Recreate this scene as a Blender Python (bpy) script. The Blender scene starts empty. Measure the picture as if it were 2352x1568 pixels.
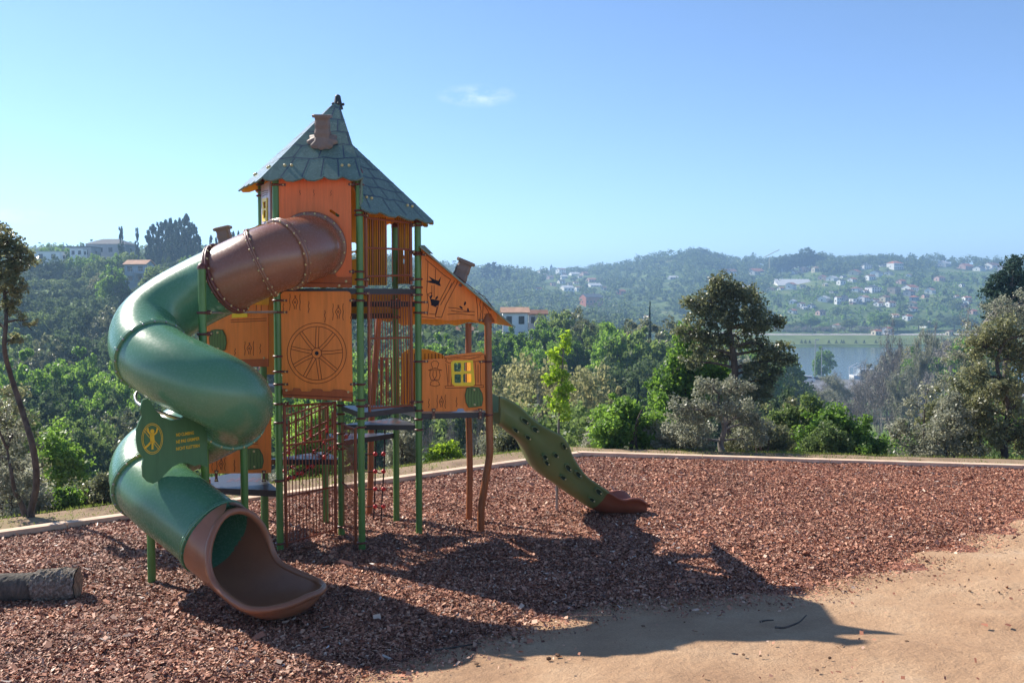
import bpy, math, random
import numpy as np
from mathutils import Vector, Matrix
from mathutils.geometry import tessellate_polygon
C = bpy.context.scene.collection
SC = bpy.context.scene
R = math.radians

# ------------------------------------------------------------------ camera, sky, sun, exposure
H = 3.27
PITCH = math.atan(0.0504)
F = 33 / 36 * 2352
cam_d = bpy.data.cameras.new('camera'); cam = bpy.data.objects.new('camera', cam_d); C.objects.link(cam)
cam.location = (0, 0, H); cam.rotation_euler = (math.pi / 2 - PITCH, 0, 0)
cam_d.sensor_width = 36; cam_d.lens = 33; cam_d.clip_end = 12000; cam_d.clip_start = 0.1
SC.camera = cam
SUN_DIR = Vector((-0.817, 0.577, 0)).normalized()          # horizontal direction towards the sun
SUN_EL = R(38.7)
w = bpy.data.worlds.new('World'); SC.world = w; w.use_nodes = True
nt = w.node_tree; nt.nodes.clear()
sky = nt.nodes.new('ShaderNodeTexSky'); sky.sky_type = 'NISHITA'; sky.sun_disc = False
sky.sun_elevation = SUN_EL; sky.sun_rotation = math.atan2(SUN_DIR.x, SUN_DIR.y)
sky.altitude = 1200; sky.air_density = 0.75; sky.dust_density = 0.1; sky.ozone_density = 4.0
bg = nt.nodes.new('ShaderNodeBackground'); bg.inputs[1].default_value = 0.107
wo = nt.nodes.new('ShaderNodeOutputWorld')
tcw = nt.nodes.new('ShaderNodeTexCoord')
def wisp(prev, cx, cy, sx, sy, strength):
    d = Vector(((cx - 1176) / 2156, 1, (675 - cy) / 2156)).normalized(); rt_ = Vector((d.y, -d.x, 0)).normalized(); up_ = rt_.cross(d)
    def dot(v, k):
        n = nt.nodes.new('ShaderNodeVectorMath'); n.operation = 'DOT_PRODUCT'; n.inputs[1].default_value = v; nt.links.new(tcw.outputs['Generated'], n.inputs[0])
        m = nt.nodes.new('ShaderNodeMath'); m.operation = 'MULTIPLY'; m.inputs[1].default_value = k; nt.links.new(n.outputs['Value'], m.inputs[0])
        q = nt.nodes.new('ShaderNodeMath'); q.operation = 'MULTIPLY'; nt.links.new(m.outputs[0], q.inputs[0]); nt.links.new(m.outputs[0], q.inputs[1]); return q.outputs[0]
    a = dot(rt_, 2156 / sx); b = dot(up_, 2156 / sy); ad = nt.nodes.new('ShaderNodeMath'); nt.links.new(a, ad.inputs[0]); nt.links.new(b, ad.inputs[1])
    mp = nt.nodes.new('ShaderNodeMapRange'); mp.inputs[1].default_value = 1; mp.inputs[2].default_value = 0; nt.links.new(ad.outputs[0], mp.inputs[0])
    nz = nt.nodes.new('ShaderNodeTexNoise'); nz.inputs['Scale'].default_value = 55; nz.inputs['Detail'].default_value = 6; nz.inputs['Roughness'].default_value = .62
    mpp = nt.nodes.new('ShaderNodeMapping'); mpp.inputs['Scale'].default_value = (.7, .7, 1.5); nt.links.new(tcw.outputs['Generated'], mpp.inputs[0]); nt.links.new(mpp.outputs[0], nz.inputs[0])
    rg = nt.nodes.new('ShaderNodeMapRange'); rg.inputs[1].default_value = .42; rg.inputs[2].default_value = .72; rg.inputs[4].default_value = strength; nt.links.new(nz.outputs[0], rg.inputs[0])
    pr = nt.nodes.new('ShaderNodeMath'); pr.operation = 'MULTIPLY'; nt.links.new(mp.outputs[0], pr.inputs[0]); nt.links.new(rg.outputs[0], pr.inputs[1])
    fr_ = nt.nodes.new('ShaderNodeVectorMath'); fr_.operation = 'DOT_PRODUCT'; fr_.inputs[1].default_value = d; nt.links.new(tcw.outputs['Generated'], fr_.inputs[0])
    gt = nt.nodes.new('ShaderNodeMath'); gt.operation = 'GREATER_THAN'; gt.inputs[1].default_value = .5; nt.links.new(fr_.outputs['Value'], gt.inputs[0])
    p2 = nt.nodes.new('ShaderNodeMath'); p2.operation = 'MULTIPLY'; nt.links.new(pr.outputs[0], p2.inputs[0]); nt.links.new(gt.outputs[0], p2.inputs[1])
    mx = nt.nodes.new('ShaderNodeMix'); mx.data_type = 'RGBA'; nt.links.new(p2.outputs[0], mx.inputs[0]); nt.links.new(prev, mx.inputs[6]); mx.inputs[7].default_value = (6.2, 6.6, 7.0, 1); return mx.outputs[2]
c_ = wisp(sky.outputs[0], 1095, 226, 95, 28, .5); c_ = wisp(c_, 30, 497, 90, 18, .6)
nt.links.new(c_, bg.inputs[0]); nt.links.new(bg.outputs[0], wo.inputs[0])
sl = bpy.data.lights.new('sun', 'SUN'); sl.energy = 4.5; sl.angle = R(0.53); sl.color = (1, 0.93, 0.82)
so = bpy.data.objects.new('sun', sl); C.objects.link(so)
sd = Vector((SUN_DIR.x * math.cos(SUN_EL), SUN_DIR.y * math.cos(SUN_EL), math.sin(SUN_EL)))
so.rotation_euler = sd.to_track_quat('Z', 'Y').to_euler(); so.location = (-20, 15, 25)
SC.view_settings.view_transform = 'Standard'; SC.view_settings.look = 'None'
SC.view_settings.exposure = 1.0; SC.view_settings.gamma = 1
SC.render.engine = 'CYCLES'
SC.cycles.volume_bounces = 0
SC.cycles.transparent_max_bounces = 8

# ------------------------------------------------------------------ survey: sight lines measured on the photograph turned into places
FW = Vector((0, math.cos(PITCH), -math.sin(PITCH))); UP = Vector((0, math.sin(PITCH), math.cos(PITCH)))
def ray(x, y): return FW + Vector((1, 0, 0)) * ((x - 1176) / F) + UP * ((784 - y) / F)
CAM = Vector((0, 0, H))
def W(x, y, Y):
    d = ray(x, y); return CAM + d * (Y / d.y)

# mulch / sand boundary and kerb lines
SB0 = np.array((-1.5, 7.9)); SN = np.array((0.533, -0.846))
K0 = (-6.81, 12.50); K1 = (1.39, 18.8); K2 = (9.45, 17.35)
def norm2(a, b):
    d = np.array((b[0] - a[0], b[1] - a[1])); d = d / np.hypot(*d); return d
kd1 = norm2(K0, K1); kn1 = np.array((-kd1[1], kd1[0])); kd2 = norm2(K1, K2); kn2 = np.array((-kd2[1], kd2[0]))
def beyond(X, Y):
    return np.maximum((X - K1[0]) * kn1[0] + (Y - K1[1]) * kn1[1], (X - K1[0]) * kn2[0] + (Y - K1[1]) * kn2[1])
def sandd(X, Y):
    d = (X - SB0[0]) * SN[0] + (Y - SB0[1]) * SN[1]
    return d - 0.45 * np.exp(-((X - 4.0) / 2.2) ** 2) + 0.35 * np.exp(-((X - 0.8) / 1.2) ** 2)
def play_z(X, Y):
    d = np.maximum(sandd(X, Y), 0.0)
    return 0.11 * d
US = [-1.6, -0.545, -0.30, -0.15, -0.012, 0.10, 0.18, 0.285, 0.40, 0.545, 1.6]
PR = [
 [(20,-11),(60,-14),(100,-16),(160,-10),(230,1),(300,8),(400,14),(700,26),(1200,45),(3200,60)],
 [(20,-11),(60,-14),(100,-16),(160,-10),(230,1),(300,8),(400,13),(700,22),(1200,40),(3200,60)],
 [(20,-11),(60,-14),(100,-16),(160,-9),(230,1),(300,8),(400,13),(700,20),(1200,40),(3200,60)],
 [(20,-11),(60,-15),(100,-18),(160,-12),(230,-4),(300,4),(400,10),(700,16),(1200,36),(3200,60)],
 [(20,-11),(60,-15),(110,-13),(150,-8),(230,-17),(300,-22),(400,-22),(650,-16),(1000,17),(1200,23),(3200,30)],
 [(20,-11),(60,-15),(110,-14),(150,-12),(230,-20),(300,-25),(420,-26),(650,-20),(900,0),(1250,30),(3200,34)],
 [(20,-11),(60,-15),(110,-20),(150,-25),(230,-29),(350,-31),(420,-32),(600,-31),(760,-20),(950,10),(1250,47),(3200,45)],
 [(20,-11),(60,-16),(110,-23),(150,-27),(230,-30.5),(350,-31.2),(372,-36),(620,-36),(636,-31.8),(680,-28),(760,-21),(950,3),(1150,25),(1400,45),(3200,50)],
 [(20,-11),(60,-16),(110,-22),(150,-27),(230,-30.5),(350,-31.2),(372,-36),(620,-36),(636,-31.8),(680,-28),(760,-21),(950,5),(1150,30),(1400,50),(3200,50)],
 [(20,-9),(60,-13),(110,-20),(150,-26),(230,-30.5),(350,-31.2),(372,-36),(620,-36),(636,-31.8),(680,-28),(760,-19),(950,8),(1150,30),(1400,46),(3200,50)],
 [(20,-9),(60,-13),(110,-20),(150,-26),(230,-30.5),(350,-31.2),(372,-36),(620,-36),(636,-31.8),(680,-28),(760,-19),(950,8),(1150,30),(1400,46),(3200,50)],
]
def zfar(X, Y):
    X = np.asarray(X, float); Y = np.asarray(Y, float)
    u = X / np.maximum(Y, 1e-3); D = Y
    zs = np.stack([np.interp(D, [p[0] for p in pr], [p[1] for p in pr]) for pr in PR])
    uc = np.clip(u, US[0], US[-1] - 1e-6)
    k = np.clip(np.searchsorted(US, uc, side='right') - 1, 0, len(US) - 2)
    ua = np.array(US); t = (uc - ua[k]) / (ua[k + 1] - ua[k]); t = t * t * (3 - 2 * t)
    a = np.take_along_axis(zs, k[None], 0)[0]; b = np.take_along_axis(zs, (k + 1)[None], 0)[0]
    return a * (1 - t) + b * t
def undul(X, Y):
    amp = np.clip((Y - 60) / 600, 0, 1)
    return amp * (3.0 * np.sin(X * 0.021 + 1.3) * np.cos(Y * 0.013) + 1.6 * np.sin(X * 0.05 + Y * 0.034) + 0.8 * np.sin(X * .11 - Y * .09))
def terr(X, Y):
    X = np.atleast_1d(np.asarray(X, float)); Y = np.atleast_1d(np.asarray(Y, float))
    s = np.maximum(beyond(X, Y) - 1.0, 0.0)
    wgt = s ** 1.5 / (s ** 1.5 + 60)
    zf = zfar(X, Y)
    flat = ((zf < -30.2) | ((X / np.maximum(Y, 1) > .12) & (Y > 560) & (Y < 735))).astype(float)
    z = zf + undul(X, Y) * (1 - flat) * np.clip((zf + 31) / 4, 0, 1) + np.where(Y > 700, 7 * np.exp(-((X / np.maximum(Y, 1) - .2) / .018) ** 2) + 6 * np.exp(-((X / np.maximum(Y, 1) - .325) / .02) ** 2), 0) * np.clip((Y - 1000) / 200, 0, 1)
    return np.where(s > 0, z * wgt, play_z(X, Y) - 0.0)
def T(X, Y): return float(terr(X, Y)[0])
def hit_terrain(x, y, dmin=25, dmax=2500):
    d = ray(x, y)
    Ys = np.geomspace(dmin, dmax, 900); t = Ys / d.y
    zz = H + d.z * t; g = terr(d.x * t, Ys)
    k = np.where(zz < g)[0]
    if len(k) == 0:
        k = [int(np.argmin(zz - g))]
    tt = t[k[0]]; return Vector((d.x * tt, Ys[k[0]], float(g[k[0]])))

# ------------------------------------------------------------------ materials
MATS = {}
def newmat(name):
    m = bpy.data.materials.new(name); m.use_nodes = True; n = m.node_tree; b = n.nodes['Principled BSDF']; MATS[name] = m
    return m, n, b
def ramp(n, fac, stops, interp='LINEAR'):
    r = n.nodes.new('ShaderNodeValToRGB'); r.color_ramp.interpolation = interp
    el = r.color_ramp.elements
    while len(el) < len(stops): el.new(0.5)
    for e, (p, c) in zip(el, stops): e.position = p; e.color = (c[0], c[1], c[2], 1)
    n.links.new(fac, r.inputs[0]); return r.outputs[0]
def noise(n, scale, detail=4, rough=0.55, vec=None, out=0):
    t = n.nodes.new('ShaderNodeTexNoise'); t.inputs['Scale'].default_value = scale; t.inputs['Detail'].default_value = detail
    t.inputs['Roughness'].default_value = rough
    if vec is not None: n.links.new(vec, t.inputs['Vector'])
    return t.outputs[out]
def geo(n, which='Position'): return n.nodes.new('ShaderNodeNewGeometry').outputs[which]
def bump(n, b, h, strength, dist):
    bp = n.nodes.new('ShaderNodeBump'); bp.inputs['Strength'].default_value = strength; bp.inputs['Distance'].default_value = dist
    n.links.new(h, bp.inputs['Height']); n.links.new(bp.outputs[0], b.inputs['Normal'])
def plain(name, col, rough=0.5, spec=0.5, var=0.12, nscale=6.0, bmp=0.0, bscale=60, coat=0.0, metal=0.0):
    m, n, b = newmat(name)
    p = geo(n)
    c0 = tuple(max(0, c * (1 - var)) for c in col); c1 = tuple(c * (1 + var) for c in col)
    n.links.new(ramp(n, noise(n, nscale, 6, 0.65, p), [(0.3, c0), (0.7, c1)]), b.inputs['Base Color'])
    rr = n.nodes.new('ShaderNodeMapRange'); rr.inputs[3].default_value = max(0.05, rough - 0.08); rr.inputs[4].default_value = min(1, rough + 0.12)
    n.links.new(noise(n, nscale * 5, 5, 0.6, p), rr.inputs[0]); n.links.new(rr.outputs[0], b.inputs['Roughness'])
    b.inputs['Specular IOR Level'].default_value = spec; b.inputs['Coat Weight'].default_value = coat; b.inputs['Metallic'].default_value = metal
    if bmp > 0: bump(n, b, noise(n, bscale, 4, 0.6, p), bmp, 0.004)
    return m
def srgb(r, g, b):
    f = lambda c: (c / 255 / 12.92) if c / 255 <= 0.04045 else ((c / 255 + 0.055) / 1.055) ** 2.4
    return (f(r), f(g), f(b))
ORANGE = plain('orange_board', srgb(238, 134, 56), 0.5, 0.3, 0.06, 1.5, 0.03, 200)
ORANGE2 = plain('salmon_board', srgb(236, 120, 66), 0.5, 0.3, 0.07, 1.5, 0.03, 200)
SKIRT = plain('brown_skirt_board', srgb(165, 84, 40), 0.5, 0.3, 0.1, 2)
YELLOW = plain('yellow_board', srgb(238, 160, 12), 0.45, 0.5, 0.07, 1.5)
LEMON = plain('lemon_board', srgb(245, 205, 25), 0.4, 0.5, 0.05, 2)
LINE = plain('engraved_line', srgb(82, 30, 20), 0.7, 0.2, 0.1, 8)
INK = plain('dark_engraving', srgb(35, 30, 38), 0.7, 0.2, 0.1, 8)
GPOST = plain('green_painted_steel', srgb(84, 128, 60), 0.35, 0.5, 0.12, 5, 0.02, 90)
BPOST = plain('brown_painted_steel', srgb(150, 86, 44), 0.4, 0.5, 0.15, 5, 0.02, 90)
CAGE = plain('brown_cage_steel', srgb(140, 70, 36), 0.45, 0.5, 0.15, 8)
CLAMP = plain('dark_brown_clamp', srgb(98, 46, 34), 0.4, 0.5, 0.2, 12)
BOLT = plain('brass_bolt', srgb(200, 180, 125), 0.35, 0.6, 0.15, 30)
STEEL = plain('galvanised_steel', srgb(165, 165, 165), 0.35, 0.6, 0.15, 20, metal=0.8)
DECK = plain('dark_deck_board', srgb(38, 36, 42), 0.4, 0.5, 0.2, 6, 0.1, 120)
BARREL = plain('green_barrel_board', srgb(92, 116, 58), 0.5, 0.4, 0.12, 4)
WHITEP = plain('pale_lilac_board', srgb(205, 190, 205), 0.4, 0.5, 0.08, 3)
CHIM = plain('grey_brown_moulded_plastic', srgb(128, 108, 98), 0.6, 0.4, 0.15, 7, 0.3, 40)
ROOFG = plain('grey_green_roof_board', srgb(106, 124, 112), 0.24, 0.5, 0.1, 4)
ROOFL = plain('blue_grey_roof_line', srgb(58, 68, 84), 0.3, 0.5, 0.1, 6)
SIGNG = plain('green_sign_board', srgb(74, 116, 74), 0.45, 0.4, 0.05, 3)
SIGNY = plain('ochre_sign_paint', srgb(232, 188, 50), 0.5, 0.3, 0.05, 10)
ROPE = plain('dark_rope', srgb(60, 40, 40), 0.8, 0.2, 0.2, 50)
RED = plain('red_plastic', srgb(200, 40, 36), 0.4, 0.5, 0.1, 20)
PAPER = plain('white_sticker', srgb(225, 225, 228), 0.5, 0.3, 0.05, 30)
SLIDEG = plain('olive_moulded_plastic', srgb(98, 112, 66), 0.42, 0.5, 0.08, 3, 0.06, 150)
SLIDEH = plain('olive_foothold_recess', srgb(45, 60, 40), 0.6, 0.4, 0.1, 3)
SLIDEB = plain('rust_moulded_plastic', srgb(122, 68, 44), 0.42, 0.5, 0.1, 3, 0.06, 150)
CHUTE = plain('brown_moulded_chute', srgb(146, 96, 68), 0.3, 0.5, 0.12, 3, 0.05, 180)

def streaks(m, amt=.16):
    n = m.node_tree; b = n.nodes['Principled BSDF']; lk = b.inputs['Base Color'].links[0].from_socket
    mp = n.nodes.new('ShaderNodeMapping'); mp.inputs['Scale'].default_value = (16, 16, 1.1); n.links.new(geo(n), mp.inputs[0])
    f = ramp(n, noise(n, 1.0, 7, .7, mp.outputs[0]), [(.38, (1 - amt,) * 3), (.56, (1, 1, 1)), (.75, (1 + amt * .5,) * 3)])
    mx = n.nodes.new('ShaderNodeMix'); mx.data_type = 'RGBA'; mx.blend_type = 'MULTIPLY'; mx.inputs[0].default_value = 1; n.links.new(lk, mx.inputs[6]); n.links.new(f, mx.inputs[7]); n.links.new(mx.outputs[2], b.inputs['Base Color'])
for m_s in (ORANGE, ORANGE2, SKIRT, YELLOW, ROOFG, SIGNG, WHITEP): streaks(m_s)
for m_s in (GPOST, BPOST): streaks(m_s, .22)
def tube_mat(name, col, streak):
    m, n, b = newmat(name); p = geo(n)
    c1 = noise(n, 1.3, 5, 0.6, p); c2 = noise(n, 24, 6, 0.7, p)
    mx = n.nodes.new('ShaderNodeMath'); mx.operation = 'MULTIPLY_ADD'; n.links.new(c2, mx.inputs[0]); mx.inputs[1].default_value = 0.12; 
    ml = n.nodes.new('ShaderNodeMath'); ml.operation = 'MULTIPLY'; ml.inputs[1].default_value = 0.88; n.links.new(c1, ml.inputs[0]); n.links.new(ml.outputs[0], mx.inputs[2])
    n.links.new(ramp(n, mx.outputs[0], [(0.3, tuple(c * 0.88 for c in col)), (0.7, tuple(min(1, c * 1.12 + 0.004) for c in col))]), b.inputs['Base Color'])
    n.links.new(ramp(n, noise(n, 35, 5, 0.6, p), [(0.3, (0.2,) * 3), (0.75, (0.34,) * 3)]), b.inputs['Roughness'])
    b.inputs['Coat Weight'].default_value = 0.25; b.inputs['Coat Roughness'].default_value = 0.35
    bump(n, b, noise(n, 160, 3, 0.6, p), 0.06, 0.003)
    return m
TGREEN = tube_mat('green_moulded_tube', srgb(80, 126, 92), 0.2)
TBROWN = tube_mat('brown_moulded_tube', srgb(134, 86, 64), 0.2)

def leaf_mat(name, c0, c1, c2, trans=0.45, rough=0.6, spec=0.22):
    m, n, b = newmat(name)
    g = n.nodes.new('ShaderNodeNewGeometry'); oi = n.nodes.new('ShaderNodeObjectInfo')
    a = n.nodes.new('ShaderNodeMath'); a.operation = 'MULTIPLY_ADD'; a.inputs[1].default_value = 0.55; n.links.new(g.outputs['Random Per Island'], a.inputs[0])
    m2 = n.nodes.new('ShaderNodeMath'); m2.operation = 'MULTIPLY'; m2.inputs[1].default_value = 0.45; n.links.new(oi.outputs['Random'], m2.inputs[0]); n.links.new(m2.outputs[0], a.inputs[2])
    col = ramp(n, a.outputs[0], [(0.0, c0), (0.5, c1), (1.0, c2)])
    n.links.new(col, b.inputs['Base Color']); b.inputs['Roughness'].default_value = rough; b.inputs['Specular IOR Level'].default_value = spec
    tr = n.nodes.new('ShaderNodeBsdfTranslucent')
    hs = n.nodes.new('ShaderNodeHueSaturation'); hs.inputs['Value'].default_value = 1.7; hs.inputs['Saturation'].default_value = 1.1; hs.inputs['Hue'].default_value = 0.485
    n.links.new(col, hs.inputs['Color']); n.links.new(hs.outputs[0], tr.inputs[0])
    mx = n.nodes.new('ShaderNodeMixShader'); mx.inputs[0].default_value = trans
    n.links.new(b.outputs[0], mx.inputs[1]); n.links.new(tr.outputs[0], mx.inputs[2])
    n.links.new(mx.outputs[0], n.nodes['Material Output'].inputs['Surface'])
    return m
L_DARK = leaf_mat('dark_leaf', (0.042, 0.068, 0.034), (0.078, 0.12, 0.052), (0.135, 0.185, 0.078), 0.42, 0.6, 0.22)
L_OLIVE = leaf_mat('olive_leaf', (.075,.092,.045), (.14,.155,.078), (.25,.25,.13), .46, .38, .6)
L_GREEN = leaf_mat('green_leaf', (0.07, 0.135, 0.03), (0.13, 0.24, 0.05), (0.22, 0.34, 0.08), 0.55, 0.45, 0.4)
L_MID = leaf_mat('mid_green_leaf', (0.075, 0.12, 0.042), (0.135, 0.195, 0.066), (0.22, 0.29, 0.105), 0.52, 0.5, 0.3)
L_LIME = leaf_mat('lime_leaf', (0.13, 0.21, 0.03), (0.22, 0.34, 0.045), (0.33, 0.45, 0.09), 0.55)
L_PALE = leaf_mat('pale_grey_leaf', (0.13, 0.14, 0.095), (0.22, 0.23, 0.16), (0.36, 0.36, 0.28), 0.44, 0.42, 0.5)
L_TAN = leaf_mat('tan_spring_leaf', (0.16, 0.17, 0.075), (0.25, 0.25, 0.12), (0.36, 0.34, 0.18), 0.48, 0.6, 0.22)
L_EUC = leaf_mat('eucalyptus_leaf', (0.024, 0.048, 0.034), (0.044, 0.078, 0.054), (0.076, 0.119, 0.076), 0.25)
def bark_mat(name, a, b2, sc=14):
    m, n, b = newmat(name); tc = n.nodes.new('ShaderNodeTexCoord'); mp = n.nodes.new('ShaderNodeMapping'); mp.inputs['Scale'].default_value = (sc, sc, sc * 0.3)
    n.links.new(tc.outputs['Object'], mp.inputs[0]); f = noise(n, 1.0, 8, 0.7, mp.outputs[0])
    n.links.new(ramp(n, f, [(0.35, a), (0.65, b2)]), b.inputs['Base Color']); b.inputs['Roughness'].default_value = 0.9
    bump(n, b, f, 0.8, 0.02); return m
BARK = bark_mat('brown_bark', (0.035, 0.025, 0.02), (0.12, 0.09, 0.07))
BARKG = bark_mat('grey_bark', (0.08, 0.07, 0.06), (0.26, 0.23, 0.20))
BARKP = bark_mat('pale_twig_bark', (0.20, 0.175, 0.16), (0.42, 0.38, 0.34))

# ------------------------------------------------------------------ mesh helpers
ORG = {}
def tag(o, label=None, cat=None, group=None, kind=None):
    if label: o['label'] = label
    if cat: o['category'] = cat
    if group: o['group'] = group
    if kind: o['kind'] = kind
    return o
def thing(name, loc, label, cat, group=None, rz=0.0):
    o = bpy.data.objects.new(name, None); o.empty_display_size = 0.3; C.objects.link(o)
    o.location = loc; o.rotation_euler = (0, 0, rz); ORG[o.name] = Vector(loc) if rz == 0 else Vector(loc)
    tag(o, label, cat, group); return o
class MB:
    def __init__(s): s.v = []; s.f = []; s.m = []; s.mi = 0; s.sm = []; s.smooth = True
    def add(s, vs, fs, smooth=None):
        o = len(s.v); s.v += [tuple(p) for p in vs]
        for f in fs: s.f.append(tuple(i + o for i in f)); s.m.append(s.mi); s.sm.append(s.smooth if smooth is None else smooth)
    def box(s, c, size, rot=None):
        c = Vector(c); hx, hy, hz = [a / 2 for a in size]
        vs = [Vector((x, y, z)) for x in (-hx, hx) for y in (-hy, hy) for z in (-hz, hz)]
        if rot is not None: vs = [rot @ v for v in vs]
        s.add([c + v for v in vs], [(0, 1, 3, 2), (4, 6, 7, 5), (0, 4, 5, 1), (2, 3, 7, 6), (0, 2, 6, 4), (1, 5, 7, 3)], False)
    def beam(s, a, b, wd, ht, up=Vector((0, 0, 1))):
        a = Vector(a); b = Vector(b); d = (b - a); L = d.length; d.normalize()
        sx = d.cross(up).normalized(); sz = sx.cross(d)
        rot = Matrix((sx, d, sz)).transposed(); s.box((a + b) / 2, (wd, L, ht), rot)
    def sweep(s, pts, rad, seg=10, cap=True):
        pts = [Vector(p) for p in pts]; n = len(pts)
        if not hasattr(rad, '__len__'): rad = [rad] * n
        fr = frames(pts); vs = []
        for i in range(n):
            T_, N, B = fr[i]
            for k in range(seg):
                a = 2 * math.pi * k / seg; vs.append(pts[i] + (N * math.cos(a) + B * math.sin(a)) * rad[i])
        fs = [(i * seg + k, i * seg + (k + 1) % seg, (i + 1) * seg + (k + 1) % seg, (i + 1) * seg + k) for i in range(n - 1) for k in range(seg)]
        s.add(vs, fs)
        if cap:
            s.add([vs[k] for k in range(seg)], [tuple(range(seg - 1, -1, -1))], False); s.add([vs[(n - 1) * seg + k] for k in range(seg)], [tuple(range(seg))], False)
    def ball(s, c, r, seg=10, rings=6, sc=(1, 1, 1)):
        vs = []; fs = []; c = Vector(c)
        for i in range(rings + 1):
            t = math.pi * i / rings
            for k in range(seg):
                a = 2 * math.pi * k / seg; vs.append(c + Vector((math.sin(t) * math.cos(a) * r * sc[0], math.sin(t) * math.sin(a) * r * sc[1], math.cos(t) * r * sc[2])))
        for i in range(rings):
            for k in range(seg): fs.append((i * seg + k, (i + 1) * seg + k, (i + 1) * seg + (k + 1) % seg, i * seg + (k + 1) % seg))
        s.add(vs, fs)
    def disc(s, c, n, r, h, seg=14):
        n = Vector(n).normalized(); s.sweep([Vector(c) - n * h / 2, Vector(c) + n * h / 2], r, seg)
    def plate(s, loops, n, t, back=None):
        """solid board: outline loops (first outer, others holes), front face at the loops, thickness t away from n"""
        n = Vector(n).normalized(); loops = [[Vector(p) for p in l] for l in loops]
        tri = tessellate_polygon(loops); flat = [p for l in loops for p in l]; N = len(flat)
        def orient(f, d):
            a, b, c = [flat[i] for i in f]; return f if (b - a).cross(c - a).dot(d) > 0 else f[::-1]
        s.add(flat, [orient(tuple(f), n) for f in tri], False)
        mi = s.mi
        if back is not None: s.mi = back
        s.add([p - n * t for p in flat], [orient(tuple(f), n)[::-1] for f in tri], False); s.mi = mi
        for l in loops:
            k = len(l); vs = l + [p - n * t for p in l]
            s.add(vs, [(i, (i + 1) % k, k + (i + 1) % k, k + i) for i in range(k)], False)
    def ribbon(s, pts, n, wd, lift=0.002, closed=False):
        n = Vector(n).normalized(); pts = [Vector(p) for p in pts]
        if closed: pts = pts + [pts[0]]
        for i in range(len(pts) - 1):
            a, b = pts[i], pts[i + 1]; d = (b - a)
            if d.length < 1e-5: continue
            d.normalize(); sd_ = d.cross(n) * (wd / 2); e = d * wd * 0.3; L_ = n * (lift + 0.0004 * (i % 2))
            s.add([a - e - sd_ + L_, b + e - sd_ + L_, b + e + sd_ + L_, a - e + sd_ + L_], [(3, 2, 1, 0)], False)
    def build(s, name, mats, parent=None, origin=None):
        if not isinstance(mats, (list, tuple)): mats = [mats]
        o0 = ORG.get(parent.name, Vector((0, 0, 0))) if parent is not None else Vector(origin or (0, 0, 0))
        me = bpy.data.meshes.new(name)
        me.from_pydata([(p[0] - o0.x, p[1] - o0.y, p[2] - o0.z) for p in s.v], [], s.f)
        for m in mats: me.materials.append(m)
        me.polygons.foreach_set('material_index', s.m); me.polygons.foreach_set('use_smooth', s.sm)
        ob = bpy.data.objects.new(name, me); C.objects.link(ob)
        if parent is not None: ob.parent = parent; ORG[ob.name] = o0
        else: ob.location = o0; ORG[ob.name] = o0
        return ob
def frames(pts):
    n = len(pts); out = []; Tn = []
    for i in range(n):
        a = pts[max(0, i - 1)]; b = pts[min(n - 1, i + 1)]; d = b - a
        Tn.append(d.normalized() if d.length > 0 else Vector((0, 0, 1)))
    up = Vector((0, 0, 1)) if abs(Tn[0].z) < 0.9 else Vector((1, 0, 0))
    N = Tn[0].cross(up).normalized()
    for i in range(n):
        N = (N - Tn[i] * N.dot(Tn[i])).normalized(); out.append((Tn[i], N, Tn[i].cross(N)))
    return out
def spline(P, k=8):
    P = [Vector(p) for p in P]; Q = [P[0] * 2 - P[1]] + P + [P[-1] * 2 - P[-2]]; out = []
    for i in range(1, len(Q) - 2):
        for j in range(k):
            t = j / k; a, b, c, d = Q[i - 1], Q[i], Q[i + 1], Q[i + 2]
            out.append(0.5 * ((2 * b) + (c - a) * t + (2 * a - 5 * b + 4 * c - d) * t * t + (3 * b - a - 3 * c + d) * t ** 3))
    out.append(P[-1]); return out
def npmesh(name, V, n_per, mats, parent=None, smooth=False, mi=None, loc=None):
    """V: (faces*n_per,3) array of separate polygons"""
    me = bpy.data.meshes.new(name); nv = len(V); nf = nv // n_per
    me.vertices.add(nv); me.vertices.foreach_set('co', np.ascontiguousarray(V, dtype=np.float32).ravel())
    me.loops.add(nv); me.loops.foreach_set('vertex_index', np.arange(nv, dtype=np.int32))
    me.polygons.add(nf); me.polygons.foreach_set('loop_start', np.arange(0, nv, n_per, dtype=np.int32))
    if not isinstance(mats, (list, tuple)): mats = [mats]
    for m in mats: me.materials.append(m)
    if mi is not None: me.polygons.foreach_set('material_index', np.asarray(mi, dtype=np.int32))
    me.update(calc_edges=True)
    ob = bpy.data.objects.new(name, me); C.objects.link(ob)
    if parent is not None: ob.parent = parent
    if loc is not None: ob.location = loc
    return ob
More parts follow.
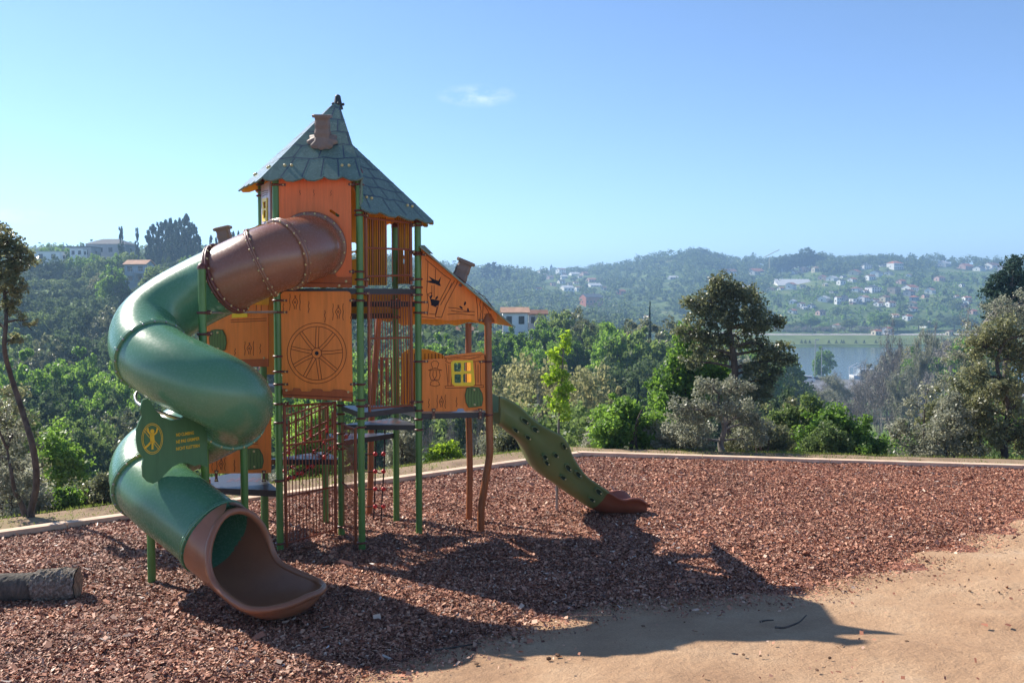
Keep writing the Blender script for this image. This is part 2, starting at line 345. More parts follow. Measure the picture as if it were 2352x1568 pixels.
def grid_mesh(name, X, Y, Z, mat, keep=None, smooth=True):
    ny, nx = X.shape; V = np.stack([X, Y, Z], -1).reshape(-1, 3)
    idx = np.arange(ny * nx).reshape(ny, nx)
    q = np.stack([idx[:-1, :-1], idx[:-1, 1:], idx[1:, 1:], idx[1:, :-1]], -1).reshape(-1, 4)
    if keep is not None:
        k = keep.reshape(-1); q = q[k[q].all(1)]
        used = np.unique(q); mp = np.full(len(V), -1); mp[used] = np.arange(len(used)); V = V[used]; q = mp[q]
    me = bpy.data.meshes.new(name); me.vertices.add(len(V)); me.vertices.foreach_set('co', V.astype(np.float32).ravel())
    me.loops.add(len(q) * 4); me.loops.foreach_set('vertex_index', q.astype(np.int32).ravel())
    me.polygons.add(len(q)); me.polygons.foreach_set('loop_start', np.arange(0, len(q) * 4, 4, dtype=np.int32))
    me.materials.append(mat); me.update(calc_edges=True)
    if smooth: me.polygons.foreach_set('use_smooth', np.ones(len(q), bool))
    ob = bpy.data.objects.new(name, me); C.objects.link(ob); return ob
def vnoise(X, Y, seed=0, octaves=3):
    """cheap value noise"""
    out = np.zeros_like(X, dtype=float); amp = 1; tot = 0
    for o in range(octaves):
        rs = np.random.RandomState(seed + o); tab = rs.rand(256, 256)
        xi = np.floor(X).astype(int); yi = np.floor(Y).astype(int); fx = X - xi; fy = Y - yi
        fx = fx * fx * (3 - 2 * fx); fy = fy * fy * (3 - 2 * fy)
        g = lambda a, b: tab[a % 256, b % 256]
        out += amp * ((g(xi, yi) * (1 - fx) + g(xi + 1, yi) * fx) * (1 - fy) + (g(xi, yi + 1) * (1 - fx) + g(xi + 1, yi + 1) * fx) * fy)
        tot += amp; amp *= 0.5; X = X * 2.03 + 7; Y = Y * 2.03 + 3
    return out / tot - 0.5

# ------------------------------------------------------------------ ground
def ground_mat():
    m, n, b = newmat('hill_ground'); p = geo(n)
    sep = n.nodes.new('ShaderNodeSeparateXYZ'); n.links.new(p, sep.inputs[0])
    f1 = noise(n, 0.018, 8, 0.65, p); f2 = noise(n, 1.2, 6, 0.7, p)
    c1 = ramp(n, f1, [(0.32, (0.05, 0.075, 0.03)), (0.48, (0.09, 0.14, 0.045)), (0.58, (0.15, 0.20, 0.07)), (0.72, (0.20, 0.18, 0.10))])
    c2 = ramp(n, f2, [(0.3, (0.16, 0.11, 0.075)), (0.52, (0.30, 0.21, 0.14)), (0.66, (0.26, 0.22, 0.11)), (0.8, (0.16, 0.17, 0.06))])
    mr = n.nodes.new('ShaderNodeMapRange'); mr.inputs[1].default_value = 20; mr.inputs[2].default_value = 45; n.links.new(sep.outputs[1], mr.inputs[0])
    mx = n.nodes.new('ShaderNodeMix'); mx.data_type = 'RGBA'; n.links.new(mr.outputs[0], mx.inputs[0]); n.links.new(c2, mx.inputs[6]); n.links.new(c1, mx.inputs[7])
    n.links.new(mx.outputs[2], b.inputs['Base Color']); b.inputs['Roughness'].default_value = 0.95; b.inputs['Specular IOR Level'].default_value = 0.1
    bump(n, b, noise(n, 14, 6, 0.7, p), 0.6, 0.03); return m
th = np.linspace(-1.32, 1.32, 420); rr_ = np.concatenate([np.linspace(0.3, 26, 90), np.geomspace(26.4, 3100, 330)])
TH, RR = np.meshgrid(th, rr_); GX = RR * np.sin(TH); GY = RR * np.cos(TH)
GZ = terr(GX.ravel(), GY.ravel()).reshape(GX.shape)
s_ = beyond(GX, GY); GZ = np.where(s_ < 0.0, GZ - 0.12, GZ) + np.where((s_ > 0.05) & (GY < 40), 0.03 * vnoise(GX * 2, GY * 2, 5), 0)
g = grid_mesh('ground', GX, GY, GZ, ground_mat()); tag(g, kind='structure')

def mulch_mat(name, island=True):
    m, n, b = newmat(name); p = geo(n)
    stops = [(0.0, (0.08, 0.030, 0.018)), (0.22, (0.19, 0.066, 0.036)), (0.5, (0.37, 0.145, 0.08)), (0.80, (0.51, 0.235, 0.14)), (0.95, (0.58, 0.32, 0.20)), (1.0, (0.66, 0.48, 0.36))]
    if island:
        fac = geo(n, 'Random Per Island')
    else:
        v = n.nodes.new('ShaderNodeTexVoronoi'); v.inputs['Scale'].default_value = 34; n.links.new(p, v.inputs['Vector'])
        sx = n.nodes.new('ShaderNodeSeparateColor'); n.links.new(v.outputs['Color'], sx.inputs[0]); fac = sx.outputs[0]
        mm = n.nodes.new('ShaderNodeMath'); mm.operation = 'MULTIPLY'; mm.inputs[1].default_value = 0.7; n.links.new(fac, mm.inputs[0]); fac = mm.outputs[0]
        bump(n, b, v.outputs['Distance'], 0.9, 0.02)
    big = noise(n, 0.9, 4, 0.6, p)
    c = ramp(n, fac, stops)
    hs = n.nodes.new('ShaderNodeHueSaturation'); n.links.new(c, hs.inputs['Color'])
    mr = n.nodes.new('ShaderNodeMapRange'); mr.inputs[1].default_value = 0.3; mr.inputs[2].default_value = 0.7; mr.inputs[3].default_value = 0.8; mr.inputs[4].default_value = 1.2
    n.links.new(big, mr.inputs[0]); n.links.new(mr.outputs[0], hs.inputs['Value'])
    n.links.new(hs.outputs[0], b.inputs['Base Color']); b.inputs['Roughness'].default_value = 0.62; b.inputs['Specular IOR Level'].default_value = 0.35
    return m
def bed_z(X, Y):
    sdv = sandd(X, Y)
    return play_z(X, Y) + 0.025 + 0.09 * vnoise(X * 0.9, Y * 0.9, 3, 2) * 0.5 + 0.035 * vnoise(X * 5, Y * 5, 9, 2) - 0.05 * np.clip((sdv + 0.55) / 0.7, 0, 1.6)
xs = np.arange(-13, 13, 0.06); ys = np.arange(3.0, 19.4, 0.06); X, Y = np.meshgrid(xs, ys)
Z = bed_z(X, Y); keep = (beyond(X, Y) < 0.03) & (sandd(X, Y) < 0.9)
mb_ = grid_mesh('mulch_bed', X, Y, Z, mulch_mat('mulch_base', False), keep); tag(mb_, kind='structure')
def sand_mat():
    m, n, b = newmat('compacted_sand'); p = geo(n)
    f1 = noise(n, 1.1, 7, 0.6, p); f2 = noise(n, 55, 6, 0.75, p)
    c = ramp(n, f1, [(0.3, (0.36, 0.22, 0.13)), (0.5, (0.45, 0.285, 0.17)), (0.62, (0.49, 0.325, 0.20)), (0.75, (0.52, 0.37, 0.25))])
    hs = n.nodes.new('ShaderNodeHueSaturation'); n.links.new(c, hs.inputs['Color'])
    mr = n.nodes.new('ShaderNodeMapRange'); mr.inputs[1].default_value = 0.25; mr.inputs[2].default_value = 0.75; mr.inputs[3].default_value = 0.68; mr.inputs[4].default_value = 1.3
    n.links.new(f2, mr.inputs[0]); n.links.new(mr.outputs[0], hs.inputs['Value']); n.links.new(hs.outputs[0], b.inputs['Base Color'])
    b.inputs['Roughness'].default_value = 0.95; b.inputs['Specular IOR Level'].default_value = 0.15
    a = n.nodes.new('ShaderNodeMath'); a.operation = 'MULTIPLY_ADD'; a.inputs[1].default_value = 3.0; n.links.new(noise(n, 7, 6, 0.65, p), a.inputs[0]); n.links.new(f2, a.inputs[2])
    bump(n, b, a.outputs[0], 0.8, 0.02); return m
Z = play_z(X, Y) + 0.05 * vnoise(X * 1.3, Y * 1.3, 21, 4) + 0.012 * vnoise(X * 7, Y * 7, 23, 3) + 0.026 * np.sin((X * 0.5 + Y * 0.9) * 4.5 + 2 * vnoise(X * .6, Y * .6, 4)) * np.clip((X - 1) / 4, 0, 1)
Z = Z - 0.014 - 0.08 * np.clip(-sandd(X, Y) * 2.5, 0, 1)
keep = (sandd(X, Y) > -1.0) & (beyond(X, Y) < 0.03)
sand = grid_mesh('sand_bank', X, Y, Z, sand_mat(), keep); tag(sand, kind='structure')

# wood chips: countless, one object
def chips(N, seed, sampler, size, name, mat, zf, label, cat, aspect=(0.25, 0.8), tilt=0.55, flat=1.0):
    rs = np.random.RandomState(seed); X, Y = sampler(rs, N); N = len(X); Zc = zf(X, Y)
    a = rs.rand(N) * 2 * np.pi; L = size * np.exp(rs.randn(N) * 0.42); Wd = L * rs.uniform(aspect[0], aspect[1], N)
    nx = rs.randn(N) * tilt; ny = rs.randn(N) * tilt; nn = np.stack([nx, ny, np.ones(N)], -1); nn /= np.linalg.norm(nn, axis=1)[:, None]
    d = np.stack([np.cos(a), np.sin(a), np.zeros(N)], -1); d -= nn * (d * nn).sum(1)[:, None]; d /= np.linalg.norm(d, axis=1)[:, None]
    e = np.cross(nn, d); c = np.stack([X, Y, Zc + rs.rand(N) * 0.018 + L * 0.12], -1)
    j = lambda: rs.uniform(0.6, 1.1, N)[:, None]
    A = d * (L / 2)[:, None]; B = e * (Wd / 2)[:, None]
    # small five-sided chips made of two faces sharing a ridge would double the cost: one bent quad as two triangles sharing an edge
    V = np.stack([c - A * j() - B * j(), c + A * j() - B * j(), c + A * j() + B * j() + nn * (0.15 * L)[:, None], c - A * j() + B * j()], 1).reshape(-1, 3)
    o = npmesh(name, V, 4, mat); tag(o, label, cat, kind='stuff'); return o
def samp_bed(rs, N):
    Y = 5.9 * (19.2 / 5.9) ** rs.rand(N * 2); X = rs.uniform(-0.62, 0.62, N * 2) * Y
    Y = np.where(rs.rand(N * 2) < 0.25, rs.uniform(6, 19, N * 2), Y)
    s1 = sandd(X, Y) + 0.5 * vnoise(X * 1.5, Y * 1.5, 31)
    k = (beyond(X, Y) < -0.02) & ((s1 < -0.05) | ((s1 < 0.75) & (rs.rand(N * 2) < 0.35 * np.exp(-s1 * 3.2))))
    return X[k][:N], Y[k][:N]
def surf(X, Y): return np.maximum(bed_z(X, Y), play_z(X, Y))
CHIPM = mulch_mat('bark_chip')
chips(720000, 11, samp_bed, 0.0205, 'bark_mulch', CHIPM, surf, 'reddish brown bark chips covering the play area', 'bark mulch')
m_, n_, b_ = newmat('pale_chip'); n_.links.new(ramp(n_, geo(n_, 'Random Per Island'), [(0, (0.42, 0.30, 0.22)), (1, (0.72, 0.66, 0.6))]), b_.inputs['Base Color'])
chips(700, 12, samp_bed, 0.04, 'pale_splinters', m_, lambda X, Y: surf(X, Y) + 0.01, 'pale splinters and eucalyptus leaves lying on the bark', 'wood splinters', (0.12, 0.35), 0.25)
def samp_sand(rs, N):
    X = rs.uniform(-3, 9, N * 4); Y = rs.uniform(5, 15, N * 4); s1 = sandd(X, Y)
    dens = np.clip(0.25 + vnoise(X * 0.8, Y * 0.8, 77) * 1.6, 0.03, 1) * np.where(s1 < 0.4, 1, 0.35)
    k = (s1 > 0.02) & (rs.rand(N * 4) < dens); return X[k][:N], Y[k][:N]
chips(8000, 14, samp_sand, 0.024, 'sand_litter', CHIPM, lambda X, Y: play_z(X, Y) + 0.006, 'small bark crumbs scattered over the sandy ground', 'bark crumbs', (0.3, 0.9), 0.5)
chips(15000, 17, samp_bed, 0.034, 'bark_flakes', CHIPM, lambda X, Y: surf(X, Y) + .006, 'larger bark flakes lying among the fine bark chips', 'bark flakes', (0.2, 0.5), 0.4)
# pebbles and crumbs with volume on the sand and bark
def pebbles(name, N, seed, sampler, size, mat, label, cat, zf):
    rs = np.random.RandomState(seed); X, Y = sampler(rs, N)
    ico = [(0, 0, 1), (.89, 0, .45), (.28, .85, .45), (-.72, .53, .45), (-.72, -.53, .45), (.28, -.85, .45), (.72, .53, -.45), (-.28, .85, -.45), (-.89, 0, -.45), (-.28, -.85, -.45), (.72, -.53, -.45), (0, 0, -1)]
    fc = [(0, 1, 2), (0, 2, 3), (0, 3, 4), (0, 4, 5), (0, 5, 1), (1, 6, 2), (2, 7, 3), (3, 8, 4), (4, 9, 5), (5, 10, 1), (6, 7, 2), (7, 8, 3), (8, 9, 4), (9, 10, 5), (10, 6, 1), (11, 7, 6), (11, 8, 7), (11, 9, 8), (11, 10, 9), (11, 6, 10)]
    mb = MB(); mb.smooth = False; Zs = zf(X, Y)
    for x, y, z in zip(X, Y, Zs):
        s = size * math.exp(rs.randn() * 0.5); jx = rs.uniform(0.6, 1.3, 3)
        mb.add([(x + a * s * jx[0] * rs.uniform(.8, 1.2), y + b * s * jx[1], z + s * 0.3 + c * s * jx[2] * 0.6) for a, b, c in ico], fc)
    o = mb.build(name, mat); tag(o, label, cat, kind='stuff'); return o
STONE = plain('grey_tan_stone', (0.25, 0.2, 0.15), 0.8, 0.3, 0.5, 9)
CLOD = plain('brown_clod', (0.13, 0.075, 0.045), 0.9, 0.2, 0.5, 9)
pebbles('pebbles', 160, 5, lambda rs, N: samp_bed(rs, N), 0.012, STONE, 'tan pebbles scattered among the bark chips', 'pebbles', surf)
pebbles('soil_clods', 1500, 6, samp_sand, 0.015, CLOD, 'brown clods and crumbs lying on the sandy ground', 'soil clods', lambda X, Y: play_z(X, Y))
# verge grass beyond the kerb
def blades(N, seed, sampler, hgt, mat, name, label, cat, zf):
    rs = np.random.RandomState(seed); X, Y = sampler(rs, N); N = len(X); a = rs.rand(N) * 6.28
    h = hgt * np.exp(rs.randn(N) * .4); wv = 0.006 + h * 0.05; c = np.stack([X, Y, zf(X, Y) - 0.01], -1)
    e = np.stack([np.cos(a), np.sin(a), 0 * a], -1) * wv[:, None]; tip = np.stack([rs.randn(N) * h * .5, rs.randn(N) * h * .5, h], -1)
    V = np.stack([c - e, c + e, c + tip], 1).reshape(-1, 3)
    o = npmesh(name, V, 3, mat); tag(o, label, cat, kind='stuff'); return o
def samp_verge(rs, N):
    X = rs.uniform(-16, 14, N * 6); Y = rs.uniform(5, 26, N * 6); s = beyond(X, Y)
    k = (s > 0.22) & (s < 4.0) & (rs.rand(N * 6) < np.clip(0.3 + vnoise(X * 1.2, Y * 1.2, 55) * 2.2 + s * .12, 0, 1)); return X[k][:N], Y[k][:N]
L_GRASS = leaf_mat('dry_grass_leaf', (0.200, 0.180, 0.070), (0.140, 0.180, 0.050), (0.100, 0.160, 0.030), 0.4)
blades(42000, 8, samp_verge, 0.03, L_GRASS, 'verge_grass', 'short dry grass on the verge behind the timber kerb', 'grass', lambda X, Y: terr(X, Y) + 0.03)

# kerb of pale boards, one board after another
KERBM = plain('pale_timber', (0.66, 0.47, 0.33), 0.75, 0.3, 0.25, 3, 0.3, 30)
kb = thing('kerb_edging', (K1[0], K1[1], 0), 'pale timber board edging bounding the bark play area', 'kerb')
for (a, dr, n_b) in ((np.array(K1), -kd1, 8), (np.array(K1), kd2, 5)):
    for i in range(n_b):
        L0 = 2.4 * i + (0.008 if i else (-0.06 if dr is kd2 else 0.05)); L1 = 2.4 * (i + 1) - 0.004; mb = MB()
        p = a + dr * L0; q = a + dr * L1; mb.beam((p[0], p[1], -0.02), (q[0], q[1], -0.02), 0.17, 0.24); mb.build('board', KERBM, kb)

# ------------------------------------------------------------------ the play tower
PT = thing('play_tower', (-2.3, 12.6, 0), 'orange and green playhouse tower with twisting tube slide, wavy roofs and brown cages', 'play tower')
V3 = lambda x, y, z=0.0: Vector((x, y, z))
pA = V3(-1.90, 11.75); pB = V3(-2.94, 11.76); pC = V3(-1.25, 12.50); pD = V3(-1.65, 13.27); pE = V3(-2.30, 12.54)
pF = V3(-2.65, 13.20); pG = V3(-3.33, 12.54); pJ = V3(-3.485, 10.57); pI = V3(-3.15, 10.95); pK = V3(-4.07, 10.46)
pL = V3(-0.62, 13.35); pM = V3(-0.32, 12.70); pN = V3(-2.11, 13.7)
def zq(y, Y): d = ray(1176, y); return H + d.z * (Y / d.y)       # height of the sight line y at distance Y
class Plane:
    def __init__(s, a, b, c=None, toward=True):
        s.a = Vector(a); s.n = (Vector(b) - s.a).cross((Vector(c) - s.a) if c is not None else Vector((0, 0, 1))).normalized()
        if s.n.dot(CAM - s.a) < 0: s.n = -s.n
    def hit(s, x, y):
        d = ray(x, y); return CAM + d * ((s.a - CAM).dot(s.n) / d.dot(s.n))
    def pts(s, l): return [s.hit(x, y) for x, y in l]
    def off(s, d): p = Plane.__new__(Plane); p.n = s.n; p.a = s.a + s.n * d; return p
PAB = Plane(pA, pB); PBG = Plane(pB, pG); PAC = Plane(pA, pC); PAE = Plane(pA, pE); PBE = Plane(pB, pE); PCM = Plane(pC, pM); PCD = Plane(pC, pD); PFD = Plane(pF, pD)
PBACK = Plane(pG, pF)

# posts, each with its cap
def post(p, ztop, mat=GPOST, r=0.044, cap=True, bend=None, z0=-0.05):
    mb = MB(); pts = [V3(p.x, p.y, z0), V3(p.x, p.y, ztop)] if bend is None else [V3(p.x + bx, p.y, z) for z, bx in bend]
    mb.sweep(spline(pts, 6) if bend else pts, r, 16); o = mb.build('post', mat, PT)
    if cap:
        m2 = MB(); q = pts[-1]; m2.sweep([q, q + V3(0, 0, .03), q + V3(0, 0, .06), q + V3(0, 0, .072)], [r * 1.15, r * 1.12, r * 0.7, r * .2], 14); m2.build('post_cap', CLAMP, o)
    return o
for p, zt in ((pA, zq(398, 11.75)), (pB, zq(412, 11.76)), (pC, zq(513, 12.5)), (pD, 4.2), (pF, 4.7), (pG, zq(418, 12.54)), (pJ, zq(618, 10.57)), (pI, zq(1022, 10.95)), (pK, zq(1205, 10.46))):
    post(p, zt)
post(pE, 5.78, GPOST, 0.044)
post(V3(-3.55, 13.3), 2.2)
post(pM, zq(738, 12.7), BPOST, 0.05, False, [(-.05, -.105), (.35, -.10), (.75, -.04), (1.1, 0.015), (1.5, .01), (2.2, 0), (zq(738, 12.7), -.005)])
post(pL, zq(742, 13.35), BPOST, 0.045, False, [(-.05, 0), (.8, 0.015), (1.6, 0.0), (zq(742, 13.35), 0)])
post(pN, 2.9, BPOST, 0.045, False, [(-.05, -.0), (.6, .03), (1.2, .04), (1.9, .08), (2.95, .17)])
post(V3(-4.0, 12.2), 0.85, BPOST, 0.045, False, [(-.05, 0), (.4, .02), (.85, 0)])
mb = MB(); q = V3(pM.x, pM.y, zq(740, 12.7)); mb.sweep([q, q + V3(0, 0, .03), q + V3(0, 0, .12)], [.085, .08, .03], 12); mb.build('post_cap', BPOST, PT)

# clamps
def clamp(p, z, to=None, arm=0.13):
    mb = MB(); c = V3(p.x, p.y, z); mb.sweep([c - V3(0, 0, .014), c - V3(0, 0, .006), c + V3(0, 0, .006), c + V3(0, 0, .014)], [.05, .066, .066, .05], 16)
    if to is not None:
        d = (to - p).normalized(); mb.beam(c + d * .04, c + d * arm, .055, .024)
        for k in (0.085, 0.12):
            mb.ball(c + d * k + V3(0, 0, .014), .014, 8, 5); mb.ball(c + d * k - V3(0, 0, .014), .014, 8, 5)
        pr = Vector((d.y, -d.x, 0)); pr = pr if pr.y < 0 else -pr
        mb.mi = 1; mb.ball(c + d * .1 + pr * .03, .011, 8, 5)
    mb.build('clamp', [CLAMP, BOLT], PT)
for y in (425,): clamp(pB, zq(y, 11.76), pA)
for y in (690, 717, 853, 882, 927): clamp(pB, zq(y, 11.76), pA)
for y in (818,): clamp(pB, zq(y, 11.76), pG)
for y in (970, 1103, 1247): clamp(pB, zq(y, 11.76))
for y in (424, 624, 690, 882): clamp(pA, zq(y, 11.75), pB)
for y in (484, 494, 642, 674, 932): clamp(pA, zq(y, 11.75), pC)
for y in (659, 918, 960, 980, 1245): clamp(pA, zq(y, 11.75))
for y in (518, 580, 641, 660, 677, 922): clamp(pC, zq(y, 12.5), pA)
for y in (585, 694, 718, 830): clamp(pC, zq(y, 12.5), pM)
for y in (942, 962, 986): clamp(pC, zq(y, 12.5))
for y in (735, 830): clamp(pM, zq(y, 12.7), pC)
clamp(pM, zq(952, 12.7))
for y in (425, 438, 450): clamp(pG, zq(y, 12.54))
for y in (930, 950, 972, 995, 1018, 1030, 1208): clamp(pE, zq(y, 12.54))
for y in (718, 767): clamp(pJ, zq(y, 10.57), pB)
for y in (957, 975): clamp(pJ, zq(y, 10.57))
for y in (690, 706, 728): clamp(pD, zq(y, 13.27), pC)
mb = MB(); mb.sweep([V3(pJ.x - .05, pJ.y, zq(718, 10.57)), V3(pB.x, pB.y - .05, zq(716.5, 11.7))], .014, 10); mb.build('tie_rod', STEEL, PT)

# decks
def deck(pts, z, name='deck', t=0.07):
    mb = MB(); L = [V3(p.x, p.y, z) for p in pts]; mb.plate([L], (0, 0, 1), t)
    c = sum(L, V3(0, 0)) / len(L)
    mb.mi = 1
    for k in range(5):
        for j in range(3):
            q = c + V3((k - 2) * .09, (j - 1) * .09 + .04 * (k % 2), 0.003); mb.add([q + V3(-.03, -.008), q + V3(.03, -.008), q + V3(.03, .008), q + V3(-.03, .008)], [(0, 1, 2, 3)], False)
    return mb.build(name, [DECK, PAPER if name == 'x' else CAGE], PT)
zD = 3.34
deck([pA, pC, pE], zD); deck([pB, pA, pE], zD); deck([pG, pB, pE], zD); deck([pF, pG, pE], zD - .0)
deck([pC, pD, pE], 3.17); deck([pD, pF, pE], 3.0)
deck([pA, pC, pE], 1.78); deck([pC, pD, pE], 1.52); deck([pD, pF, pE], 1.30)
deck([pF, pG, pE], 1.05); deck([pG, pB, pE], 2.07)
aL = V3(-4.12, 12.25); aR = V3(-3.6, 13.3)
deck([pB, V3(-3.9, 11.95), V3(-4.12, 12.6), aR, pG], 0.79, 'deck', .08)
deck([pG, V3(-4.3, 12.75), V3(-4.3, 13.4), aR], 2.07)
dR = [pC + V3(.03, -.02), pM + V3(-.03, -.02), pL, pD]
deck(dR, 1.675, 'deck', .075)

# engraving drawn on a board: strokes are traced sight lines carried onto the board's own plane
def wob(x0, y0, x1, y1, n=6, a=1.2, ph=0.0): return [(x0 + (x1 - x0) * i / n + a * math.sin(i * 1.9 + ph) * (y1 != y0 and abs(y1 - y0) >= abs(x1 - x0)), y0 + (y1 - y0) * i / n + a * math.sin(i * 1.9 + ph) * (abs(x1 - x0) > abs(y1 - y0))) for i in range(n + 1)]
def grain(x, y, s=1.0):
    """a knot between two upright crack lines"""
    k = [(0, -26), (1, -16), (-4, -8), (-7, 0), (-4, 8), (-1, 16), (-1, 26)]; k2 = [(3, -26), (3, -16), (7, -8), (9, 0), (6, 8), (4, 16), (4, 26)]
    out = [[(x + a * s * .8, y + b * s * .6) for a, b in k], [(x + a * s * .8, y + b * s * .6) for a, b in k2], wob(x - 11 * s, y - 19 * s, x - 11 * s, y + 19 * s, 6, .7), wob(x + 12 * s, y - 19 * s, x + 12 * s, y + 19 * s, 6, .7, 2)]
    out.append([(x + 1 * s + 1.8 * math.cos(t), y + 2.2 * math.sin(t)) for t in np.linspace(0, 6.283, 9)]); return out
def board(name, pl, loops, mats=(ORANGE, LINE, YELLOW, BOLT, INK), t=0.022, lines=(), closed=(), fills=(), bolts=(), parent=None, lw=0.008):
    mb = MB(); L3 = [pl.pts(l) for l in loops]; mb.plate(L3, pl.n, t, 2)
    mb.mi = 1
    for l in lines: mb.ribbon(pl.pts(l), pl.n, lw)
    for l in closed: mb.ribbon(pl.pts(l), pl.n, lw, closed=True)
    mb.mi = 4
    for l in fills: mb.plate([pl.off(.003).pts(l)], pl.n, .002)
    mb.mi = 3
    for (x, y) in bolts: mb.ball(pl.hit(x, y) + pl.n * .004, .016, 10, 6)
    return mb.build(name, list(mats), parent or PT)
def rrect(x0, y0, x1, y1, r=4): return [(x0, y0 + r), (x0 + r * .3, y0 + r * .3), (x0 + r, y0), (x1 - r, y0), (x1 - r * .3, y0 + r * .3), (x1, y0 + r), (x1, y1), (x0, y1)]

# lower front board with the cart wheel
wc = (727.5, 811); ln = []; cl = []
def ell(cx, cy, rx, ry, n=40, a0=0, a1=2 * math.pi): return [(cx + rx * math.cos(a0 + (a1 - a0) * i / n), cy + ry * math.sin(a0 + (a1 - a0) * i / n)) for i in range(n + (0 if a1 - a0 > 6.28 else 1))]
cl += [ell(*wc, 68, 69.5), ell(*wc, 60, 61.5), ell(*wc, 11, 12)]
for a in (-88, -48, -5, 40, 82, 118, 152, 192, 232):
    for s in (-1, 1):
        a0 = R(a) + s * .33; a1 = R(a) + s * .055
        ln.append([(wc[0] + 11 * math.cos(a0), wc[1] + 12 * math.sin(a0)), (wc[0] + 34 * math.cos(R(a) + s * .1 + .02 * math.sin(a)), wc[1] + 34 * math.sin(R(a) + s * .1 + .03 * math.sin(a))), (wc[0] + 60 * math.cos(a1), wc[1] + 61.5 * math.sin(a1))])
ln += grain(677, 694) + grain(776, 716) + [wob(651, 697, 651, 714), wob(709, 692, 709, 718), wob(746, 713, 747, 740), wob(806, 720, 806, 742)]
P1 = [(645, 676), (649, 671), (655, 669), (798, 669), (803, 671), (806, 676), (810, 922), (649, 908)]
pl = PAB.off(0.012)
b1 = board('wheel_panel', pl, [P1], lines=ln, closed=cl, fills=[ell(*wc, 4.5, 4.8, 16)], lw=.0065)
sk = [(649, 893), (656, 893), (659, 898), (671, 898), (674, 891), (688, 892), (692, 899), (712, 900), (718, 893), (738, 894), (742, 899), (760, 899), (766, 894), (792, 896), (797, 900), (809, 901), (809.5, 922), (649.5, 912)]
board('skirt_board', pl.off(.024), [sk], (SKIRT, LINE, SKIRT, BOLT, INK), lines=[[(650, 906), (809, 913)]], bolts=[(658, 896), (800, 900), (673, 914), (783, 918)], parent=b1)
# upper front board where the slide leaves
P2 = [(638, 428), (640, 408), (806, 408), (808, 658), (645, 658), (640, 600)]
slot = lambda x, y, a, L=13, wd=3: [(x + math.cos(R(a)) * L * u - math.sin(R(a)) * wd * v, y + math.sin(R(a)) * L * u + math.cos(R(a)) * wd * v) for u, v in ((-1, -.5), (-.85, -1), (.85, -1), (1, -.5), (1, .5), (.85, 1), (-.85, 1), (-1, .5))]
b2 = board('slide_panel', pl, [P2, slot(682, 499, -35), slot(768, 490, 33)], mats=(ORANGE2, LINE, YELLOW, BOLT, INK), bolts=[(766, 641), (795, 650)], lines=[wob(688, 437, 690, 448), wob(720, 436, 722, 450), wob(760, 437, 760, 450)], lw=.004)
sk = [(645, 640), (662, 636), (680, 637), (684, 632), (700, 632), (705, 637), (728, 637), (733, 630), (770, 630), (774, 636), (790, 637), (808, 636), (808, 661), (645, 659)]
board('skirt_board', pl.off(.024), [sk], (SKIRT, LINE, SKIRT, BOLT, INK), bolts=[(668, 656), (779, 656), (795, 646)], lines=[[(645, 649), (808, 651)]], parent=b2)
# narrow side board of the tower with its window
P3 = [(597, 428), (619, 416), (620, 510), (599, 516)]
win = [(605, 462), (608, 460), (610, 463), (610, 500), (606, 504), (603, 500)]
b3 = board('side_panel', PBG.off(.012), [P3, win], mats=(WHITEP, INK, YELLOW, BOLT, INK), lines=[wob(601, 441, 616, 437, 5, .8), wob(601, 446, 616, 442, 5, .8), wob(602, 451, 615, 446, 4, .8)], lw=.006)
board('window_frame', PBG.off(.03), [[(601.5, 457), (612, 454), (612, 508), (602, 509)], [(604, 464), (610, 462), (610, 478), (605, 480)], [(605, 484), (610, 482), (610, 500), (604.5, 502)]], (LEMON,) * 5, .014, parent=b3)
# planked rear boards seen through the upper cage
def planks(name, pl, loops, step, mat=YELLOW, x0=0, x1=0, y0=0, y1=0, back=YELLOW):
    ls = [[(x, y0), (x, y1)] for x in np.arange(x0 + step, x1 - .5, step)]
    return board(name, pl, loops, (mat, LINE, back, BOLT, INK), lines=ls, lw=.009)
hole = lambda x0, y0, x1, y1: [(x0, y0 + 3), (x0 + 3, y0), (x1 - 3, y0), (x1, y0 + 3), (x1, y1 - 3), (x1 - 3, y1), (x0 + 3, y1), (x0, y1 - 3)]
plF = PFD.off(-.03)
b = planks('plank_panel', plF, [[(745, 480), (888, 480), (889, 655), (745, 655)], hole(805, 557, 818, 576), hole(821, 557, 834, 576), hole(805, 580, 818, 596), hole(821, 580, 834, 596)], 5.2, YELLOW, 838, 888, 500, 655)
planks('plank_panel', Plane(V3(-1.9, 13.30), V3(-1.2, 13.32)), [[(903, 490), (944, 490), (944, 652), (903, 652)], ell(928, 580, 2.4, 7, 12), ell(927, 600, 2.2, 6, 12)], 4.6, YELLOW, 903, 944, 500, 652)
planks('plank_panel', PBACK.off(-.03), [[(608, 430), (742, 430), (742, 655), (608, 655)]], 7, YELLOW, 608, 742, 430, 655)
# boards behind the lower middle storey
planks('rear_panel', PFD.off(-.05), [[(752, 663), (950, 663), (950, 735), (935, 728), (930, 742), (900, 737), (890, 727), (870, 732), (858, 724), (752, 724)]], 300, YELLOW)
planks('rear_panel', PBACK.off(-.06), [[(600, 664), (747, 664), (747, 860), (600, 860)]], 300, YELLOW)
